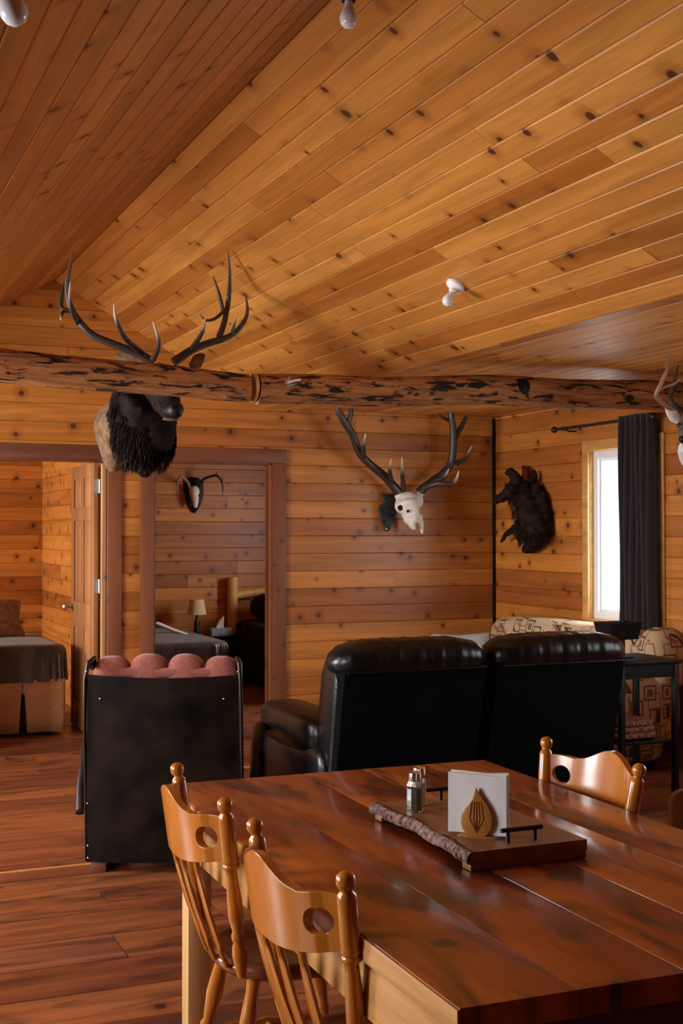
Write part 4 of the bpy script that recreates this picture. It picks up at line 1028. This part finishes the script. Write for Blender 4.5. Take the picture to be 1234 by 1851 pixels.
# ------------------------------------------------------------------ black leather reclining loveseat
so = thing('leather_loveseat', 'black leather reclining loveseat seen from behind, beyond the table', 'sofa', (2.83, 5.05, 0))
def sx(u_): return u_ - 2.83
for i, (a, b_) in enumerate(((2.115, 2.815), (2.885, 3.565))):
    a, b_ = sx(a), sx(b_)
    # rear panel leaning back
    v = [(a, .08, .06), (b_, .08, .06), (b_, -.11, .925), (a, -.11, .925), (a, .20, .06), (b_, .20, .06), (b_, .04, .925), (a, .04, .925)]
    MB().add(v, [(0, 1, 2, 3), (4, 7, 6, 5), (0, 4, 5, 1), (3, 2, 6, 7), (0, 3, 7, 4), (1, 5, 6, 2)]).build('rear_panel', M['leather_back'], so, bevel=.018)
    # front and side bolster of the backrest
    hw = (b_ - a) / 2; cx = (a + b_) / 2
    mt = Matrix.Translation((cx, .10, .66)) @ Matrix.Rotation(rad(-11), 4, 'X').inverted()
    MB().sell((0, 0, 0), (hw + .012, .13, .36), .35, 28, mt).build('backrest', M['leather'], so, ang=80)
    # pillow headrest folded over the top, with gathers
    nb = 40; vs = []; fs = []; nr = 18
    for k in range(nb + 1):
        s_ = -1 + 2 * k / nb; e = (1 - abs(s_) ** 5) ** .5; pinch = 1 + .022 * math.sin(k * 2.3) + .015 * math.sin(k * 5.1 + i)
        for j in range(nr):
            a_ = 2 * math.pi * j / nr
            ry = .135 * (e * .85 + .15) * pinch; rz = .085 * (e * .85 + .12) * pinch
            ca, sa = math.cos(a_), math.sin(a_)
            vs.append((cx + s_ * (hw + .03 + .0), -.005 + ry * math.copysign(abs(ca) ** .75, ca), .965 + rz * math.copysign(abs(sa) ** .8, sa) - .02 * abs(s_) ** 4))
    for k in range(nb):
        for j in range(nr): fs.append((k * nr + j, k * nr + (j + 1) % nr, (k + 1) * nr + (j + 1) % nr, (k + 1) * nr + j))
    fs += [tuple(range(nr)), tuple(nb * nr + j for j in range(nr))]
    MB().add(vs, fs).build('headrest', M['leather'], so, ang=80)
    MB().tube([(a + .01, -.118, .912), (b_ - .01, -.118, .912)], .006, 8).build('seam_piping', M['leather'], so)
    MB().sell((cx, .50, .40), (hw, .32, .11), .45, 24).build('seat_cushion', M['leather'], so, ang=80)
    MB().sell((cx, .86, .26), (hw, .06, .19), .4, 20).build('footrest', M['leather'], so, ang=80)
for a in (2.07, 3.60):
    a = sx(a)
    MB().sell((a + (.09 if a < 0 else -.09), .52, .60), (.115, .38, .10), .55, 28).build('arm_pad', M['leather'], so, ang=80)
    MB().sell((a + (.09 if a < 0 else -.09), .48, .30), (.095, .42, .27), .3, 28).build('arm_side', M['leather'], so, ang=80)
for x in (-.6, .6):
    for y_ in (.16, .8): MB().tube([(x, y_, 0), (x, y_, .08)], .025, 10).build('foot', M['black'], so)

# ------------------------------------------------------------------ patterned couch below the window
pc = thing('patterned_couch', 'beige couch with a dark rounded-square pattern along the wall below the window', 'sofa', (4.62, 7.48, 0))
MB().sell((.33, 0, .60), (.15, 1.02, .29), .4, 40).build('backrest', M['pattern'], pc, ang=80)
MB().sell((.02, 0, .24), (.42, 1.0, .20), .3, 32).build('base', M['pattern'], pc, ang=80)
for i in range(3): MB().sell((-.08, -.60 + .6 * i, .46), (.34, .31, .085), .45, 24).build('seat_cushion', M['pattern'], pc, ang=80)
for s_ in (-1, 1):
    MB().sell((.02, s_ * .96, .42), (.42, .13, .24), .45, 28).build('arm', M['pattern'], pc, ang=80)
MB().sell((.33, -1.0, .72), (.15, .12, .20), .7, 24).build('back_wing', M['pattern'], pc, ang=80)
for x in (-.3, .35):
    for y_ in (-.85, .85): MB().tube([(x, y_, 0), (x, y_, .06)], .025, 10).build('foot', M['black_wood'], pc)
def cushion(name, label, cat, loc, rot, sx_, sz_, th, mat):
    n = 20; vs = []; fs = []
    for side in (-1, 1):
        for i in range(n + 1):
            for j in range(n + 1):
                a, b_ = -1 + 2 * i / n, -1 + 2 * j / n; h = max(0, (1 - a ** 4) * (1 - b_ ** 4)) ** .5
                k_ = 1 - .10 * (1 - abs(a * b_)) * (max(abs(a), abs(b_)) ** 3)
                vs.append((a * sx_ * k_, side * th * h, b_ * sz_ * k_))
    N = (n + 1) ** 2
    for i in range(n):
        for j in range(n):
            a = i * (n + 1) + j; fs.append((a, a + n + 1, a + n + 2, a + 1)); fs.append((N + a, N + a + 1, N + a + n + 2, N + a + n + 1))
    mb = MB().add(vs, fs); o = mb.build(name, mat, ang=80)
    bm = bmesh.new(); bm.from_mesh(o.data); bmesh.ops.remove_doubles(bm, verts=bm.verts, dist=.0004); bm.to_mesh(o.data); bm.free()
    o.location = loc; o.rotation_euler = rot
    return tag(o, label, cat)
cushion('throw_pillow', 'grey throw pillow standing at the far end of the patterned couch', 'pillow', (4.46, 8.22, .60), (rad(-14), 0, rad(-8)), .24, .17, .07, M['grey_fabric'])

# ------------------------------------------------------------------ tall dark side table, lamp, blanket
sd = thing('side_table', 'tall dark side table with a low shelf to the right of the leather loveseat', 'side table', (4.07, 5.62, 0))
MB().box(-.20, .20, -.2, .2, .82, .842).build('table_top', M['black_wood'], sd, bevel=.004)
MB().box(-.17, .17, -.17, .17, .40, .418).build('shelf', M['black_wood'], sd, bevel=.003)
for x in (-.185, .155):
    for y_ in (-.185, .155): MB().box(x, x + .03, y_, y_ + .03, 0, .819).build('leg', M['black_wood'], sd, bevel=.003)
for y_ in (-.18, .165): MB().box(-.154, .154, y_, y_ + .015, .75, .819).build('apron', M['black_wood'], sd)
lp = thing('box_lamp', 'small black lamp with a rectangular shade on the tall side table', 'lamp', (4.0, 5.62, .843))
MB().box(-.07, .07, -.05, .05, 0, .015).build('base', M['black'], lp, bevel=.003)
MB().box(-.03, .03, -.025, .025, .0151, .10).build('stem', M['black_wood'], lp, bevel=.003)
sh = MB(); sh.add([(-.085, -.06, .10), (.085, -.06, .10), (.085, .06, .10), (-.085, .06, .10), (-.105, -.075, .19), (.105, -.075, .19), (.105, .075, .19), (-.105, .075, .19)], [(0, 1, 5, 4), (1, 2, 6, 5), (2, 3, 7, 6), (3, 0, 4, 7), (0, 3, 2, 1)])
sh.build('shade', M['black_wood'], lp, smooth=False, mods=[('SOLIDIFY', dict(thickness=.006))])
bl = MB(); 
for k, (h, l) in enumerate(((.022, .15), (.02, .14), (.02, .125))): bl.sell((0, 0, .022 + k * .032), (l, .12, h), .5, 20)
o = bl.build('folded_blanket', M['weave'], ang=80); o.location = (4.03, 5.60, .419); tag(o, 'reddish woven blanket folded on the low shelf of the side table', 'blanket')

# ------------------------------------------------------------------ left bedroom: bed, pillow
def drape(name, parent, x0, x1, y0, y1, zt, drop, amp, mat, folds=26, seed=0, rr=.05, thick=.012):
    """cloth lying over a bed and hanging down its sides in folds"""
    random.seed(seed); cx, cy = (x0 + x1) / 2, (y0 + y1) / 2; hx, hy = (x1 - x0) / 2, (y1 - y0) / 2
    n = 240; per = []
    for k in range(n):
        a = 2 * math.pi * k / n; e = .16
        per.append((math.copysign(abs(math.cos(a)) ** e, math.cos(a)), math.copysign(abs(math.sin(a)) ** e, math.sin(a))))
    rows = [(.02, 0, 0), (.35, .0, .2), (.7, 0, .2), (.9, 0, .1), (.96, .006, 0), (.99, .02, .1), (1.0, .05, .3)] + [(1.0, .05 + (drop - .05) * t_, .3 + .7 * t_) for t_ in (.2, .4, .6, .8, 1.0)]
    vs = []; fs = []
    for s_, dz, w_ in rows:
        for k in range(n):
            px_, py_ = per[k]; ph = k / n * folds * 2 * math.pi
            f = (math.sin(ph + 1.3 * math.sin(ph * .31)) + .5 * math.sin(ph * 2.3)) * amp * w_ if dz > .01 else 0
            zz = zt - dz + (.012 * math.sin(px_ * s_ * 7) * math.sin(py_ * s_ * 5 + seed) if s_ < .95 else 0)
            vs.append((cx + px_ * (hx * s_ + f), cy + py_ * (hy * s_ + f), zz))
    for i in range(len(rows) - 1):
        for k in range(n): fs.append((i * n + k, i * n + (k + 1) % n, (i + 1) * n + (k + 1) % n, (i + 1) * n + k))
    fs.append(tuple(range(n - 1, -1, -1)))
    return MB().add(vs, fs).build(name, mat, parent, ang=80)
b1 = thing('bed', 'bed with a brown velvet cover and pleated tan skirt in the left bedroom', 'bed', (.75, 10.05, 0))
L0 = b1.location
MB().box(-.95, 1.02, -.58, .62, .30, .645).build('mattress', M['sheet'], b1, bevel=.04)
MB().box(-.93, 1.0, -.56, .6, .06, .295).build('box_base', M['backing'], b1, smooth=False)
drape('velvet_cover', b1, -.97, 1.05, -.61, .64, .675, .27, .014, M['velvet'], 34, 4)
# skirt panels, split by a pleat
pu = P(42, 1280, Y=9.43).x - L0.x
yk = -.60
for a, b_ in ((-.95, pu), (pu, 1.02)):
    l0 = a + (.03 if a == pu else 0); l1 = b_ - (.03 if b_ == pu else 0)
    t0 = a + (.006 if a == pu else 0); t1 = b_ - (.006 if b_ == pu else 0)
    n = 14; vs = []; fs = []
    for j in (0, 1, 2, 3):
        f = j / 3
        for i in range(n + 1):
            s_ = i / n; vs.append(((t0 + (t1 - t0) * s_) * (1 - f) + (l0 + (l1 - l0) * s_) * f, yk - .006 * math.sin(s_ * 9 + a) * f - .01 * f, .42 - .385 * f))
    for j in range(3):
        for i in range(n): k = j * (n + 1) + i; fs.append((k, k + 1, k + n + 2, k + n + 1))
    MB().add(vs, fs).build('bed_skirt', M['skirt'], b1, ang=80, mods=[('SOLIDIFY', dict(thickness=.004))])
MB().box(1.022, 1.028, -.60, .58, .035, .42).build('bed_skirt', M['skirt'], b1, smooth=False)
cushion('bed_pillow', 'taupe pillow leaning at the back of the left bedroom bed', 'pillow', (1.26, 10.42, .80), (rad(-50), 0, 0), .36, .23, .085, M['pillow'])
# ------------------------------------------------------------------ right bedroom: two beds, night stand, lamp, tissues
b2 = thing('bed', 'bed with a crumpled dark velvet cover at the left of the right bedroom', 'bed', (2.87, 11.35, 0))
MB().box(-.53, .53, -.78, .95, .28, .52).build('mattress', M['sheet'], b2, bevel=.04)
MB().box(-.51, .51, -.76, .93, .05, .275).build('box_base', M['backing'], b2, smooth=False)
drape('velvet_cover', b2, -.56, .56, -.82, .94, .555, .36, .02, M['velvet'], 26, 8)
MB().sell((-.2, .35, .60), (.30, .26, .075), .8, 24).build('rumpled_cover', M['velvet'], b2, ang=80)
a_ = P(284, 1127, Y=11.7) - b2.location; c_ = P(350, 1150, Y=11.5) - b2.location
MB().tube([a_, a_.lerp(c_, .5) + Vector((0, -.02, -.01)), c_], [.035, .03, .012], 10, sq=(.5, 1.2)).build('sheet_edge', M['sheet'], b2)
ns = thing('nightstand', 'dark nightstand between the beds in the right bedroom', 'nightstand', (3.73, 12.16, 0))
MB().box(-.23, .20, -.18, .2, .02, .46).build('cabinet', M['darkwood'], ns, bevel=.005)
MB().box(-.25, .21, -.2, .205, .461, .48).build('top', M['darkgloss'], ns, bevel=.003)
nsd = MB().box(-.20, .17, -.19, -.181, .28, .43).build('drawer', M['darkgloss'], ns, bevel=.003)
MB().sell((0, -.2, .35), (.012, .01, .012), 1, 10).build('knob', M['nickel'], nsd)
tl = thing('table_lamp', 'small table lamp with a cream shade and dark figure base', 'lamp', (3.575, 12.1, .481))
MB().lathe([(.055, 0), (.055, .012), (.03, .02), (.036, .05), (.022, .09), (.03, .12), (.016, .16), (.010, .20), (.010, .22)], 16).build('lamp_base', M['black'], tl)
MB().lathe([(.095, .21), (.07, .36)], 24).build('lamp_shade', M['shade'], tl)
tb = thing('tissue_box', 'pale blue tissue box beside the small table lamp', 'tissue box', (3.80, 12.03, .481))
MB().box(-.11, .10, -.06, .06, 0, .075).build('box', M['blue'], tb, bevel=.003)
MB().add([(-.05, 0, .075), (.03, -.02, .075), (.04, .02, .078), (.035, .0, .195), (-.01, .01, .15), (.02, -.012, .16)], [(0, 1, 5), (5, 1, 2), (0, 5, 4), (4, 5, 3), (3, 5, 2)]).build('tissue', M['sheet'], tb, smooth=False, mods=[('SOLIDIFY', dict(thickness=.002))])
b3 = thing('log_bed', 'yellow log-framed bed with a dark fur cover and white pillow in the right bedroom', 'bed', (4.55, 11.3, 0))
MB().tube([(-.535, 1.0, 0), (-.535, 1.0, 1.05)], [.06, .055], 14).build('headboard_post', M['log_yellow'], b3)
MB().tube([(.50, 1.0, 0), (.50, 1.0, 1.10)], [.06, .055], 14).build('headboard_post', M['log_yellow'], b3)
MB().tube([(-.53, 1.0, .86), (0, 1.0, .93), (.50, 1.0, .95)], .045, 12).build('headboard_rail', M['log_yellow'], b3)
MB().tube([(-.53, 1.0, .45), (.50, 1.0, .45)], .04, 12).build('headboard_rail', M['log_yellow'], b3)
MB().box(-.50, .50, -.95, .93, .28, .56).build('mattress', M['sheet'], b3, bevel=.04)
MB().box(-.48, .48, -.9, .9, .04, .275).build('box_base', M['backing'], b3, smooth=False)
drape('fur_cover', b3, -.56, .54, -.98, .92, .62, .5, .02, M['furthrow'], 20, 3)
MB().sell((-.05, .62, .76), (.42, .2, .16), .8, 24).build('fur_bolster', M['furthrow'], b3, ang=80)
cushion('bed_pillow', 'white pillow on the log-framed bed, seen through the right doorway', 'pillow', (4.42, 11.66, .84), (rad(-62), 0, rad(12)), .24, .15, .05, M['sheet'])
